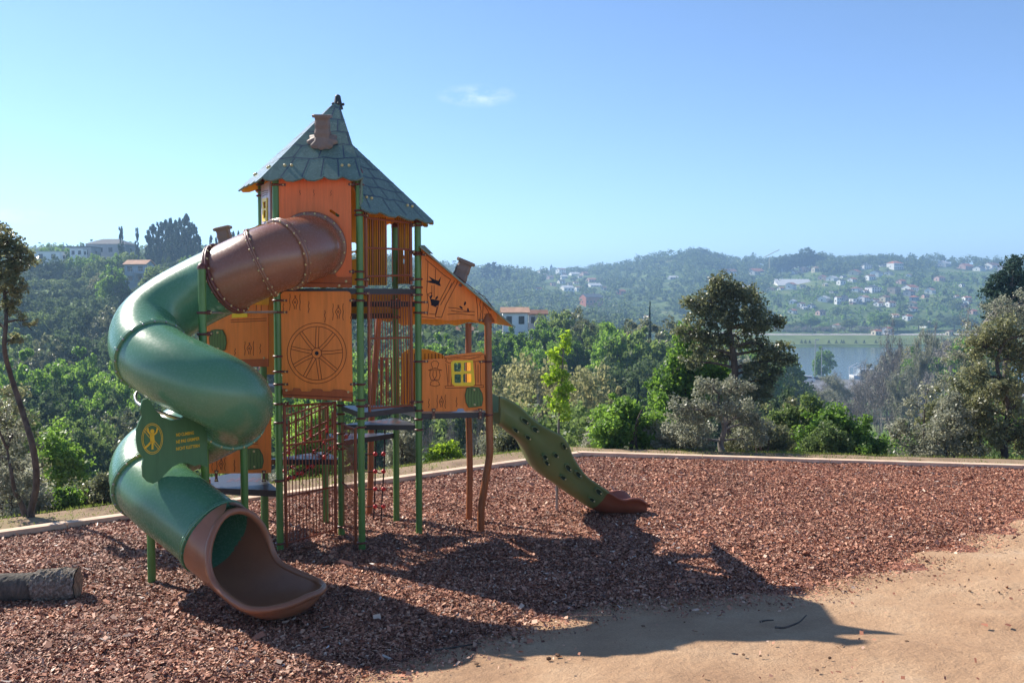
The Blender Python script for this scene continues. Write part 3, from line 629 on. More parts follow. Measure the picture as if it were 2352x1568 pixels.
# right annex: gable board with the swallow
gb = [(968, 568), (976, 572), (1134, 712), (1141, 722), (1141, 742), (1126, 743), (1113, 739), (1095, 738), (1080, 733), (1050, 734), (1030, 737), (1010, 733), (968, 733)]
ln = [[(979, 582), (985, 590), (1044, 632), (1100, 672), (1134, 708)], [(977, 595), (1020, 632), (1035, 642), (1026, 660), (1008, 695), (1000, 727), (1014, 729), (1024, 700), (1042, 665), (1056, 638), (1044, 632)],
      [(983, 600), (982, 640), (980, 668), (984, 700), (982, 724)], [(1000, 618), (1000, 648)], [(992, 655), (992, 680)], [(997, 655), (997, 683)],
      [(1060, 642), (1082, 660), (1092, 672), (1112, 680), (1132, 706), (1126, 712), (1110, 695), (1108, 733), (1098, 736), (1096, 700), (1093, 678), (1064, 652), (1056, 638)],
      [(1030, 706), (1050, 708), (1068, 714), (1090, 716)], [(1028, 722), (1050, 720), (1070, 722), (1090, 724)], [(1036, 713), (1060, 717), (1080, 716)],
      [(1104, 682), (1102, 700), (1105, 715), (1102, 733)], [(1112, 700), (1120, 712), (1124, 722), (1112, 722)], [(990, 700), (1004, 706), (1000, 722), (986, 720)], [(1018, 688), (1036, 658), (1044, 645)], [(1012, 700), (1030, 668), (1038, 650)], [(1070, 655), (1082, 668), (1100, 680)], [(968, 727), (1000, 731)]]
swal = [(978, 646), (992, 644), (984, 634), (998, 642), (1007, 645), (1013, 635), (1010, 650), (1013, 657), (1008, 656), (1000, 652), (990, 650)]
pot = [(988, 686), (1009, 690), (1008, 699), (1001, 704), (991, 701)]
leaf = lambda x, y, a: [(x + 5 * math.cos(t) * math.cos(a) - 2.2 * math.sin(t) * math.sin(a), y + 5 * math.cos(t) * math.sin(a) + 2.2 * math.sin(t) * math.cos(a)) for t in np.linspace(0, 5.6, 9)]
bG = board('gable_panel', PCM.off(.012), [gb], lines=ln, closed=[[(982, 676), (987, 682), (993, 680), (990, 672)]], fills=[swal, pot, leaf(1059, 706, .7), leaf(1068, 697, -1.3), leaf(1075, 712, 1.5), leaf(990, 682, -1.2), leaf(1003, 684, -1.0)], lw=.0075)
# right annex: low board with lantern and window
lb = [(970, 826), (1020, 823), (1022, 817), (1062, 812), (1104, 808), (1112, 812), (1115, 818), (1128, 820), (1131, 942), (1090, 941), (1068, 944), (1064, 938), (1052, 938), (1048, 944), (970, 944)]
wh = [(1039, 834), (1043, 831), (1084, 830), (1086, 850), (1088, 880), (1084, 884), (1044, 883), (1040, 878)]
lan = [[(990, 833), (996, 829), (1003, 829), (1008, 834), (1006, 840), (1004, 846), (994, 846), (992, 840), (990, 833)], [(984, 850), (999, 845), (1015, 850), (984, 850)], [(988, 851), (987, 862), (990, 872), (1008, 872), (1011, 862), (1009, 851)], [(995, 852), (994, 862), (998, 871), (1003, 862), (1002, 852)], [(988, 884), (990, 876), (999, 873), (1007, 876), (1010, 884), (1000, 887), (988, 884)]]
lin = [[(1021, 822), (1060, 818), (1100, 815), (1112, 813), (1114, 826), (1104, 829), (1060, 832), (1030, 833), (1023, 829), (1026, 825), (1021, 822)], [(1030, 824), (1056, 822), (1080, 824), (1104, 818)], [(1024, 834), (1026, 850), (1029, 885)], [(1037, 834), (1038, 858), (1036, 885)], [(1091, 831), (1093, 850), (1092, 884)], [(1104, 830), (1103, 858), (1105, 885)],
       [(1022, 886), (1110, 884), (1111, 889), (1023, 891), (1022, 886)], [(1031, 838), (1031, 878)], [(1098, 838), (1098, 878)], wob(1048, 912, 1049, 934), wob(985, 915, 985, 936)] + grain(1013, 922, .8)
bL = board('lantern_panel', PCM.off(.012), [lb, wh], lines=lan + lin, lw=.0065)
def pane_h(x0, y0, x1, y1): return [(x0, y0 + 2), (x0 + 2, y0), (x1 - 2, y0), (x1, y0 + 2), (x1, y1 - 2), (x1 - 2, y1), (x0 + 2, y1), (x0, y1 - 2)]
board('window_frame', PCM.off(.02), [[(1036, 832), (1041, 828), (1086, 827), (1088, 850), (1091, 882), (1087, 886), (1044, 886), (1038, 880)], pane_h(1043, 833, 1059, 853), pane_h(1066, 832, 1082, 852), pane_h(1044, 859, 1059, 879), pane_h(1064, 858, 1083, 878)], (LEMON,) * 5, .02, parent=bL)
barrel = lambda x, y, rx, ry, k=0: [(x - rx * .8, y - ry * .9), (x - rx * .2, y - ry), (x + rx * .55, y - ry * .95), (x + rx * .9, y - ry * .4), (x + rx, y + ry * .2), (x + rx * .85, y + ry * .85), (x + rx * .1, y + ry * .95), (x - rx * .6, y + ry), (x - rx * .9, y + ry * .5), (x - rx, y - ry * .2)]
def barrel_plate(pl, x, y, rx, ry, parent): board('barrel_plate', pl, [barrel(x, y, rx, ry)], (BARREL, INK, BARREL, BOLT, INK), .016, lines=[wob(x + rx * k, y - ry * .85, x + rx * k * 1.1, y + ry * .85, 5, .6) for k in (-.6, -.3, 0, .3, .62)], closed=[barrel(x, y, rx * .97, ry * .97)], bolts=[(x, y - ry * .72), (x + 1, y + ry * .7)], parent=parent, lw=.004)
barrel_plate(PCM.off(.028), 1089, 912, 21, 24, bL)
# far side of the right annex: boards showing their yellow backs
PLD = Plane(pL, pD)
planks('rear_panel', PLD, [[(945, 735), (955, 800), (985, 803), (1012, 812), (1030, 820), (1040, 824), (1040, 928), (922, 928), (924, 812), (940, 805), (940, 735)]][:0] or [[(922, 812), (935, 803), (960, 800), (985, 803), (1012, 812), (1034, 826), (1040, 928), (920, 928)]], 8, YELLOW, 920, 1040, 812, 925)
PLM = Plane(pL, pM)
mb = MB(); mb.plate([[V3(pM.x - .02, pM.y + .05, 1.70), V3(pL.x + .0, pL.y - .05, 1.70), V3(pL.x, pL.y - .05, 2.3), V3(pM.x - .02, pM.y + .05, 2.36)]], (1, 0, 0), .02); mb.build('rear_panel', [YELLOW], PT)
# brackets below the boards
def bracket(pl, x, y0, y1):
    mb = MB(); mb.plate([pl.pts([(x - 5, y0), (x + 5, y0), (x + 3, y0 + 8), (x + 3, y1 - 8), (x + 5, y1), (x - 5, y1), (x - 3, y1 - 8), (x - 3, y0 + 8)])], pl.n, .012); mb.mi = 1
    mb.ball(pl.hit(x, y0 + 4) + pl.n * .004, .014, 8, 5); mb.ball(pl.hit(x, y1 - 4) + pl.n * .004, .014, 8, 5); mb.build('bracket', [CLAMP, BOLT], PT)
bracket(PCM.off(.04), 996, 938, 962); bracket(PCM.off(.04), 1103, 938, 962)
# left annex boards behind the tube
PLM2 = Plane(V3(-4.35, 12.6), pG + V3(0, -.05))
lm = [(480, 720), (540, 690), (570, 660), (615, 655), (616, 838), (470, 838), (472, 760)]
bM = board('window_panel', PLM2, [lm, ], lines=[[(530, 735), (612, 731)], [(530, 740), (612, 736)], wob(598, 790, 598, 812), wob(540, 800, 540, 815), [(590, 690), (588, 720)], [(600, 690), (600, 720)]] + grain(572, 800, .85), bolts=[(607, 822)], lw=.007)
board('window_frame', PLM2.off(.02), [[(535, 700), (568, 698), (568, 728), (532, 730)]], (LEMON,) * 5, .016, parent=bM)
barrel_plate(PLM2.off(.02), 500, 782, 20, 26, bM)
board('skirt_board', PLM2.off(.02), [[(470, 826), (500, 826), (505, 821), (540, 821), (545, 826), (616, 824), (616, 842), (470, 842)]], (SKIRT, LINE, SKIRT, BOLT, INK), parent=bM)
PLL = Plane(V3(-4.0, 12.0), pG + V3(.02, -.30))
ll = [(478, 1045), (490, 1000), (530, 980), (600, 955), (623, 952), (623, 1086), (478, 1087)]
bN = board('barrel_panel', PLL, [ll], lines=[wob(487, 1060, 487, 1080, 4, .5), wob(538, 1056, 539, 1082), [(545, 1018), (592, 1014)], [(545, 1022), (592, 1019)], [(572, 985), (570, 1010)], [(580, 982), (581, 1010)]] + grain(507, 1065, .8), lw=.007)
barrel_plate(PLL.off(.02), 583, 1054, 23, 25, bN)
board('paper_notice', PLL.off(.022), [[(479, 1042), (488, 1041), (489, 1056), (480, 1056)]], (PAPER,) * 5, .002, parent=bN)
bracket(PLL.off(.03), 497, 1080, 1106); bracket(PLL.off(.03), 606, 1080, 1106)

# roofs: scalloped slopes with shingle lines, yellow undersides
def roof(apex, a, b, rows, scal=0.03, nm='roof_slope', lo=0.0, par=None):
    apex, a, b = Vector(apex), Vector(a), Vector(b); n = (a - apex).cross(b - apex).normalized(); n = n if n.z > 0 else -n
    P = lambda u, v: apex + (a + (b - a) * u - apex) * v                 # v: 0 apex .. 1 eave
    mb = MB(); out = [P(0, lo), P(0, 1)] if lo == 0 else [P(0, lo), P(0, 1)]
    ns = max(4, int((b - a).length / .24)); rs = random.Random(int(a.x * 100) + 7)
    for i in range(ns):
        u0, u1 = i / ns, (i + 1) / ns; k = 1 + rs.uniform(-.01, .02)
        out += [P(u0 + .02 / ns, k), P(u0 + .35 / ns, k + scal), P(u1 - .3 / ns, k + scal * .8), P(u1 - .06 / ns, k - .005)]
    out += [P(1, 1), P(1, lo)] if lo > 0 else [P(1, 1)]
    if lo == 0: out = out[0:1] + out[1:]
    mb.plate([out], n, .022, 2); mb.mi = 1
    vs = [lo + (1 - lo) * (i + .6) / (rows) for i in range(rows)]; vs = [v for v in vs if v < .93]
    for r, v in enumerate(vs):
        m = max(3, int((b - a).length * v / .12)); mb.ribbon([P(min(.995, max(.005, i / m)), v + .012 * math.sin(i * 2.3 + r)) for i in range(m + 1)], n, .016)
        v2 = vs[r + 1] if r + 1 < len(vs) else 1.0; c = max(2, int((b - a).length * (v + v2) / 2 / .22))
        for i in range(c):
            u = (i + (.5 if r % 2 else .12)) / c + rs.uniform(-.03, .03)
            if .03 < u < .97: mb.ribbon([P(u, v + .01), P(u + rs.uniform(-.012, .012), v2 - .005)], n, .014)
    mb.mi = 3
    for u in (.12, .2, .78, .86):
        mb.ball(P(u, .86) + n * .008, .02, 8, 5)
    return mb.build(nm, [ROOFG, ROOFL, YELLOW, BOLT], PT)
ap = V3(pE.x, pE.y, 5.83)
def eave(p, k, z): return V3(pE.x + (p.x - pE.x) * k, pE.y + (p.y - pE.y) * k, z)
hA, hB, hG, hF = eave(pA, 1.19, 4.70), eave(pB, 1.21, 4.70), eave(pG, 1.29, 4.66), eave(pF, 1.2, 4.68)
roof(ap, hA, hB, 6); roof(ap + V3(-.01, 0, 0), hB, hG, 6); roof(ap, hG, hF, 6)
lp = V3(pE.x, pE.y, 5.42)
lA, lC, lD, lF = eave(pA, 1.12, 4.34), eave(pC, 1.2, 4.24), eave(pD, 1.25, 4.26), eave(pF, 1.15, 4.3)
roof(lp, lA, lC, 7, lo=.12); roof(lp, lC, lD, 7, lo=.12); roof(lp, lD, lF, 7, lo=.12)
# gusset closing the step between the two roofs
mb = MB(); mb.plate([[ap + V3(-.01, 0, -.03), hA + V3(-.03, .03, -.02), lA + V3(-.03, .03, 0.0), lp + V3(-.01, 0, 0)]], (Vector((pA.y - pE.y, -(pA.x - pE.x), 0))), .02); mb.build('roof_gusset', [ROOFG], PT)
mb = MB(); mb.plate([[ap, hF, lF, lp]], Vector((-(pF.y - pE.y), (pF.x - pE.x), 0)), .02); mb.build('roof_gusset', [YELLOW], PT)
# finial
mb = MB(); mb.sweep([ap + V3(0, 0, -.12), ap + V3(0, 0, .0), ap + V3(0, 0, .03)], [.07, .045, .04], 14); mb.ball(ap + V3(0, 0, .03), .04, 14, 8)
for a in range(5): mb.ball(ap + V3(.07 * math.cos(a * 1.25), .07 * math.sin(a * 1.25), -.06), .02, 8, 5)
mb.build('roof_finial', [plain('dark_finial', srgb(48, 48, 46), .5)], PT)
# chimneys of moulded plastic
def chimney(base, n, up, s=1.0, lean=0.0):
    base = Vector(base); n = Vector(n).normalized(); rs = random.Random(3); mb = MB()
    t = n.cross(V3(0, 0, 1)).normalized(); b = n.cross(t)
    ring = [base + (t * math.cos(a) * .21 + b * math.sin(a) * .17) * s * (1 + .10 * math.sin(a * 9)) for a in np.linspace(0, 6.283, 48)[:-1]]
    k = len(ring); inner = [base + (p - base) * .45 + n * .09 * s for p in ring]; midr = [p + n * .035 * s for p in ring]
    mb.add(ring + midr + [base + (p - base) * .82 + n * .055 * s for p in ring] + inner, [(r * k + i, r * k + (i + 1) % k, (r + 1) * k + (i + 1) % k, (r + 1) * k + i) for r in range(3) for i in range(k)])
    upv = Vector(up).normalized(); sx = Vector((1, 0, 0)); sx = (sx - upv * sx.dot(upv)).normalized(); sy = upv.cross(sx)
    def sec(h, wx, wy, r=.25): return [base + upv * h * s + (sx * wx * cx + sy * wy * cy) * s for cx, cy in [(-1, -1 + r), (-1 + r, -1), (0, -1.03), (1 - r, -1), (1, -1 + r), (1, 1 - r), (1 - r, 1), (-1 + r, 1), (-1, 1 - r)]]
    S = []
    hs = [(-.1, .13, .13), (.0, .12, .12), (.06, .105, .1), (.12, .112, .105), (.18, .098, .095), (.24, .104, .1), (.30, .095, .09), (.335, .1, .095), (.34, .13, .12), (.375, .135, .125), (.385, .125, .115), (.385, .08, .075), (.36, .07, .065)]
    for h, a, c in hs: S += sec(h, a, c)
    k = 9; mb.add(S, [(r * k + i, r * k + (i + 1) % k, (r + 1) * k + (i + 1) % k, (r + 1) * k + i) for r in range(len(hs) - 1) for i in range(k)] + [tuple((len(hs) - 1) * k + i for i in range(k))], False)
    mb.build('chimney', [CHIM], PT)
nF = (hA - ap).cross(hB - ap).normalized(); nF = nF if nF.z > 0 else -nF
pR = Plane(ap, hA, hB)
chimney(pR.hit(742, 328) + nF * .02, nF, V3(.03, -.2, 1), .86)
# right annex roof
r0 = W(967, 565, 12.35); r1 = W(1181, 748, 12.62)
back = V3(-.28, 1.5, 0)
mb = MB(); nR = (r1 - r0).cross(back).normalized(); nR = nR if nR.z > 0 else -nR
ed = []
for i in range(13): ed.append(r0 + (r1 - r0) * (i / 12))
far_e = [p + back for p in ed][::-1]
mb.plate([ed + far_e], nR, .022, 1); mb.mi = 2
for k in range(1, 8): mb.ribbon([r0 + (r1 - r0) * (k / 8) + back * (j / 8) for j in range(9)], nR, .02)
mb.build('annex_roof', [ROOFG, YELLOW, ROOFL], PT)
mb = MB(); mb.plate([[W(966, 563, 12.35), W(975, 563, 12.35), W(994, 582, 12.36), W(985, 580, 12.36)]], (0, -1, .3), .03); mb.build('roof_edge_board', [ROOFG], PT)
mid = r0 + (r1 - r0) * .50 + back * .45
chimney(W(1048, 655, 12.8), nR, Vector((.42, 0, 1)), .95)
# scalloped valance on the far side of the annex roof (yellow)
zz = [(858, 722), (872, 733), (890, 740), (905, 736), (925, 748), (950, 746), (975, 744), (1000, 747), (1030, 744), (1048, 748), (1075, 740), (1100, 742), (1118, 748), (1128, 740), (1118, 712), (1060, 712), (968, 690), (940, 690), (858, 700)]
planks('valance', Plane(pD + V3(0, .1), pL + V3(.2, .15)), [zz], 300, YELLOW)
# left annex roof edge behind the tube, with its chimney
q0 = W(600, 512, 12.5); q1 = W(530, 556, 12.5); q2 = W(440, 640, 12.5)
mb = MB(); n_l = (q1 - q0).cross(V3(.0, 1.4, .0)).normalized(); n_l = n_l if n_l.z > 0 else -n_l
mb.plate([[q0, W(565, 523, 12.5), q1, q2, q2 + V3(0, 1.3), q1 + V3(0, 1.3), W(565, 523, 12.5) + V3(0, 1.3), q0 + V3(0, 1.3)][0:1] + [q1 * .35 + q0 * .65, q1 * .7 + q0 * .3, q1, q1 + V3(0, 1.3), q0 + V3(0, 1.3)]], n_l, .022); mb.mi = 1
mb.plate([[W(600, 516, 12.48), W(565, 528, 12.48), W(530, 560, 12.48), W(530, 700, 12.48), W(618, 700, 12.48), W(618, 514, 12.48)]], (0, -1, 0), .02)
mb.build('annex_roof', [ROOFG, YELLOW], PT)
chimney(W(523, 575, 13.0), Vector((-.5, 0, 1)), Vector((-.22, 0, 1)), .85)

# cages of upright rods
def cage(pl, TL, TR, BL, BR, n, rails, name='cage', rod=.0065, fr=.021, mat=CAGE, ext=0):
    g = [pl.hit(*p) for p in (TL, TR, BL, BR)]; mb = MB()
    tl, tr, bl, br = g; mb.sweep([tl + V3(0, 0, .02), bl - V3(0, 0, .05)], fr, 10); mb.sweep([tr + V3(0, 0, .02), br - V3(0, 0, .05)], fr, 10)
    for v in rails: mb.sweep([tl.lerp(bl, v), tr.lerp(br, v)], fr * .62, 8)
    for i in range(1, n + 1): u = i / (n + 1); mb.sweep([tl.lerp(tr, u), bl.lerp(br, u)], rod, 6, False)
    return mb.build(name, mat, PT)
cage(PBE, (653, 933), (769, 924), (658, 1247), (771, 1215), 14, (0, .285, .66, 1))
cage(PAE, (784, 972), (816, 985), (786, 1208), (817, 1240), 10, (0, .57, 1), 'cage', .0045)
cage(PAC.off(-.02), (847, 674), (943, 675), (849, 938), (947, 930), 15, (0, .39, 1))
cage(PAC.off(-.02), (840, 500), (943, 512), (841, 650), (944, 645), 6, (.0, .46, .9))
PDN = Plane(V3(-2.2, 13.55), V3(-1.5, 13.6))
cage(PDN, (876, 823), (938, 823), (876, 942), (938, 942), 4, (0,), 'railing', .013, .016)
# ladder of sloping handrails behind the lower cage, with hanging uprights and the red knotted net
PH = Plane(V3(-3.0, 12.9), V3(-2.1, 13.3)); mb = MB()
hr = [((640, 960), (755, 925)), ((640, 985), (768, 925)), ((640, 1020), (775, 956)), ((640, 1048), (780, 966))]
for a, b in hr: mb.sweep([PH.hit(*a), PH.hit(*b)], .013, 8)
for x, t, bt in ((664, 965, 1040), (680, 950, 1058), (700, 945, 1018), (715, 940, 1000), (735, 930, 1010), (752, 928, 990), (765, 945, 985)): mb.sweep([PH.hit(x, t), PH.hit(x, bt)], .014, 8)
mb.build('handrail', CAGE, PT)
mb = MB()
net_a = spline([PH.hit(640, 1088), PH.hit(680, 1068), PH.hit(730, 1030), PH.hit(778, 985)], 6); net_b = [p + V3(.25, -.55, .02) for p in net_a]; 
for L in (net_a, net_b, [p + V3(.12, -.27, -.04) for p in net_a]):
    mb.mi = 0; mb.sweep(L, .011, 6)
    for k in range(2, len(L), 3): mb.mi = 1; mb.ball(L[k], .03, 8, 6)
mb.mi = 0
for k in range(2, len(net_a), 3): mb.sweep([net_a[k], net_b[k]], .01, 6)
for x, t, bt in ((664, 1040, 1075), (700, 1018, 1055), (715, 1000, 1045), (735, 1010, 1030), (752, 990, 1020)):
    mb.mi = 0; mb.sweep([PH.hit(x, t), PH.hit(x + 3, bt)], .009, 6); mb.mi = 1; mb.sweep([PH.hit(x, t - 14), PH.hit(x, t + 3)], .02, 8)
mb.build('rope_net', [ROPE, RED], PT)
# hanging rope ladder with red knots
mb = MB(); xr = [(846, 1000), (878, 1000)]
PR_ = Plane(V3(-2.1, 13.25), V3(-1.7, 13.2))
r1_ = PR_.pts([(864, 985), (862, 1060), (861, 1120), (858, 1192)]); r2_ = PR_.pts([(884, 985), (883, 1060), (879, 1120), (875, 1200)]); r0_ = PR_.pts([(826, 1000), (826, 1060), (828, 1120), (830, 1192)])
for L in (r0_, r1_, r2_): mb.sweep(spline(L, 4), .011, 6)
for y in (1042, 1082, 1122, 1162):
    mb.mi = 0; mb.sweep(spline(PR_.pts([(828, y), (846, y + 1), (862, y), (871, y + 4), (881, y + 2)]), 4), .009, 6); mb.mi = 1
    for x in (862, 881): mb.ball(PR_.hit(x, y), .033, 10, 6)
mb.build('rope_ladder', [ROPE, RED], PT)

# ------------------------------------------------------------------ twisting tube slide (part of the tower)
CP = [(716, 568, 11.76), (700, 571, 11.45), (655, 584, 11.12), (600, 604, 11.0), (530, 636, 11.02), (462, 668, 11.1), (392, 708, 11.05), (343, 752, 10.85), (338, 800, 10.5), (380, 838, 10.2), (440, 868, 10.02), (500, 896, 9.98), (540, 922, 10.2), (530, 950, 10.65), (470, 985, 11.0), (400, 1018, 11.05), (346, 1058, 10.85), (340, 1100, 10.45), (378, 1142, 10.15), (430, 1182, 9.95), (500, 1237, 9.72)]
cp = [W(x, y, Y) for x, y, Y in CP]; K = 8; line = spline(cp, K); RT = 0.398
fr = frames(line)
ts = MB(); nb = 5 * K - 7
def tube_part(i0, i1, r=RT):
    m = MB(); seg = 48; pts = line[i0:i1 + 1]; vs = []
    for i in range(i0, i1 + 1):
        t_, n_, b_ = fr[i]
        for k in range(seg): a = 2 * math.pi * k / seg; vs.append(line[i] + (n_ * math.cos(a) + b_ * math.sin(a)) * r)
    L = i1 - i0 + 1; vs2 = []
    for i in range(i0, i1 + 1):
        t_, n_, b_ = fr[i]
        for k in range(seg): a = 2 * math.pi * k / seg; vs2.append(line[i] + (n_ * math.cos(a) + b_ * math.sin(a)) * (r - .012))
    m.add(vs, [(i * seg + k, i * seg + (k + 1) % seg, (i + 1) * seg + (k + 1) % seg, (i + 1) * seg + k) for i in range(L - 1) for k in range(seg)])
    m.add(vs2, [(i * seg + k, (i + 1) * seg + k, (i + 1) * seg + (k + 1) % seg, i * seg + (k + 1) % seg) for i in range(L - 1) for k in range(seg)])
    return m
TS = tube_part(0, nb).build('tube_slide', TBROWN, PT)
tube_part(nb, 8 * K + 3).build('tube_section', TGREEN, TS); tube_part(8 * K + 3, 13 * K).build('tube_section', TGREEN, TS)
tube_part(13 * K, 17 * K + 2).build('tube_section', TGREEN, TS); tube_part(17 * K + 2, 20 * K).build('tube_section', TGREEN, TS)
def flange(i, mat, r0=RT, h=.036, wd=.034, bolts=20, bm=BOLT, tilt=None):
    t_, n_, b_ = fr[i]; m = MB(); seg = 48; prof = [(-wd, r0 - .004), (-wd, r0 + h * .8), (-wd * .7, r0 + h), (-.003, r0 + h), (-.003, r0 + h - .006), (.003, r0 + h - .006), (.003, r0 + h), (wd * .7, r0 + h), (wd, r0 + h * .8), (wd, r0 - .004)]
    vs = []; 
    for k in range(seg):
        a = 2 * math.pi * k / seg; d = n_ * math.cos(a) + b_ * math.sin(a)
        for (o_, rr) in prof: vs.append(line[i] + t_ * o_ + d * rr)
    q = len(prof); m.add(vs, [(k * q + j, k * q + j + 1, ((k + 1) % seg) * q + j + 1, ((k + 1) % seg) * q + j) for k in range(seg) for j in range(q - 1)])
    m.mi = 1
    for k in range(bolts):
        a = 2 * math.pi * (k + .5) / bolts; d = n_ * math.cos(a) + b_ * math.sin(a)
        m.ball(line[i] + t_ * wd + d * (r0 + h * .55), .013, 8, 5); m.ball(line[i] - t_ * wd + d * (r0 + h * .55), .013, 8, 5)
    m.build('flange', [mat, bm], TS)
flange(1, TBROWN, h=.045, wd=.02); flange(2 * K, TBROWN); flange(3 * K, TBROWN, h=.03, wd=.022); flange(nb, CLAMP, h=.04)
flange(8 * K + 3, TGREEN, h=.03, wd=.024, bm=STEEL); flange(13 * K, TGREEN, h=.03, wd=.024); flange(17 * K + 2, TGREEN, h=.034, wd=.026, bm=STEEL); flange(20 * K - 1, TGREEN, h=.028, wd=.02, bolts=16, bm=TGREEN)
# exit chute
e0 = line[-1]; d0 = fr[-1][0]
EP = [e0, W(530, 1262, 9.6), W(565, 1296, 9.45), W(602, 1332, 9.25), W(640, 1362, 9.05), W(672, 1386, 8.95)]
EP = [e0 - d0 * .02, e0 + d0 * .06]; 
dh = Vector((d0.x, d0.y, 0)).normalized()
cur = e0 + d0 * .06
ang = math.asin(-d0.z)
for k in range(34):
    a = ang * max(0.0, 1 - (k / 15.0)); st = .046 if k < 18 else .046 * (1 - (k - 17) / 17.5); cur = cur + (dh * math.cos(a) - V3(0, 0, math.sin(a))) * st; EP.append(cur)
LEN = sum((EP[i + 1] - EP[i]).length for i in range(len(EP) - 1)); ACC = [0.0]
for i in range(len(EP) - 1): ACC.append(ACC[-1] + (EP[i + 1] - EP[i]).length / LEN)
m = MB(); NS = len(EP); seg = 40; ef = frames(EP); rows_o = []; rows_i = []
def smooth(t): t = min(1, max(0, t)); return t * t * (3 - 2 * t)
rim_l = []; rim_r = []
for i, p in enumerate(EP):
    t_ = ef[i][0]; side = t_.cross(V3(0, 0, 1)).normalized(); up = side.cross(t_).normalized()
    s = ACC[i]
    thm = math.pi * (1 - .60 * smooth((s + .03) / .42)) ; thm = thm * (1 - .06 * smooth((s - .6) / .4))
    r = RT + .012 + .075 * smooth((s - .1) / .5)
    wide = 1 + .10 * smooth((s - .4) / .4); flat = 1 - .35 * smooth((s - .25) / .6)
    end = math.sqrt(max(0.0, 1 - max(0, (s - .72) / .28) ** 2)) if s > .72 else 1.0
    ro = []; ri = []
    for k in range(seg + 1):
        a = -thm + 2 * thm * k / seg; x = math.sin(a) * r * wide * (.03 + .97 * end); z = -math.cos(a) * r
        z = -r + (z + r) * flat if s > .0 else z
        lipz = -r + (-math.cos(thm) * r + r) * flat + .02; zc = lipz + (z - lipz) * (end ** .8) + (1 - end) * .03
        base = p + V3(0, 0, 0)
        ro.append(base + side * x + up * zc); ri.append(base + side * x * (1 - .02 / r) + up * (zc + .018))
    rows_o.append(ro); rows_i.append(ri); rim_l.append(ro[0]); rim_r.append(ro[-1])
q = seg + 1
m.add([p for r_ in rows_i for p in r_], [(i * q + k, i * q + k + 1, (i + 1) * q + k + 1, (i + 1) * q + k) for i in range(NS - 1) for k in range(seg)])
m.add([p for r_ in rows_o for p in r_], [(i * q + k, (i + 1) * q + k, (i + 1) * q + k + 1, i * q + k + 1) for i in range(NS - 1) for k in range(seg)])
first = next(i for i in range(NS) if (rim_l[i] - rim_r[i]).length > .03)
path = [rim_l[i] for i in range(NS - 1, first - 1, -1)] + [rim_r[i] for i in range(first, NS)]
front = rows_o[-1]
loop = path + front[::-1][1:-1]
# rolled rim following the edge
L = [loop[0]]
for p in loop[1:]:
    if (p - L[-1]).length > .02: L.append(p)
for _ in range(3): L = [(L[i - 1] + L[i] * 2 + L[(i + 1) % len(L)]) / 4 for i in range(len(L))]
m.sweep(L + [L[0]], .036, 12, False)
EX = m.build('exit_chute', CHUTE, TS)
m = MB(); c = EP[10]; m.sweep([V3(c.x, c.y, -.05), V3(c.x, c.y, c.z - .53)], [.15, .12], 12); m.build('chute_foot', CHUTE, EX)

# sign board
PS = Plane(V3(-3.86, 9.62), W(474, 1000, 10.28))
out = [(322, 940), (328, 918), (337, 915), (346, 921), (356, 940), (372, 956), (392, 965), (415, 961), (430, 950), (442, 946), (458, 952), (475, 952), (477, 1072), (458, 1066), (448, 1070), (428, 1062), (412, 1064), (396, 1072), (378, 1090), (366, 1103), (352, 1110), (340, 1106), (329, 1094), (327, 1070), (330, 1052), (318, 1035), (314, 1010), (314, 985), (320, 968), (326, 955)]
SG = board('sign_board', PS, [[(x, y) for x, y in out]], (SIGNG, SIGNY, SIGNY, BOLT, SIGNG), .02, closed=[ell(349.5, 1007, 24, 35, 32), ell(349.5, 1007, 21, 31.5, 32)], lines=[[(333, 984), (367, 1027)], [(331, 989), (364, 1031)]], lw=.006)
m = MB(); m.mi = 0; ps2 = PS.off(.004)
m.plate([ps2.pts(ell(350, 990, 4.5, 5, 16))], PS.n, .003)
for l, wd in (([(349, 998), (350, 1014)], .05), ([(349, 1000), (341, 992), (339, 984)], .018), ([(351, 1000), (359, 993), (361, 984)], .018), ([(347, 1014), (340, 1022), (333, 1028)], .022), ([(350, 1014), (350, 1030)], .024)): m.ribbon(ps2.pts(l), PS.n, wd)
m.build('pictogram', [SIGNY], SG)
def text_on(pl, x, y, body, hpx, mat, parent, dirpt, name='lettering'):
    cu = bpy.data.curves.new('t', 'FONT'); cu.body = body; cu.extrude = .0015; cu.offset = .018; cu.size = 1
    o = bpy.data.objects.new('t', cu); C.objects.link(o)
    dg = bpy.context.evaluated_depsgraph_get(); me = bpy.data.meshes.new_from_object(o.evaluated_get(dg)); bpy.data.objects.remove(o); bpy.data.curves.remove(cu)
    p = pl.hit(x, y); p2 = pl.hit(*dirpt); ux = (p2 - p).normalized(); uy = pl.n.cross(ux).normalized(); uy = uy if uy.z > 0 else -uy
    hh = (pl.hit(x, y - hpx) - p).length / .73; w0 = max(v.co.x for v in me.vertices); sx = (p2 - p).length / w0
    mb = MB(); mb.v = [tuple(p + ux * v.co.x * sx + uy * v.co.y * hh + pl.n * (.003 + v.co.z * .5)) for v in me.vertices]
    mb.f = [tuple(f.vertices) for f in me.polygons]; mb.m = [0] * len(mb.f); mb.sm = [False] * len(mb.f); bpy.data.meshes.remove(me)
    return mb.build(name, mat, parent)
text_on(PS, 404, 1002, 'NO CLIMBING', 7.5, SIGNY, SG, (445, 996.5)); text_on(PS, 404, 1018, 'NE PAS GRIMPER', 7.5, SIGNY, SG, (458, 1009.5)); text_on(PS, 404, 1034, 'NICHT KLETTERN', 7.5, SIGNY, SG, (458, 1026))
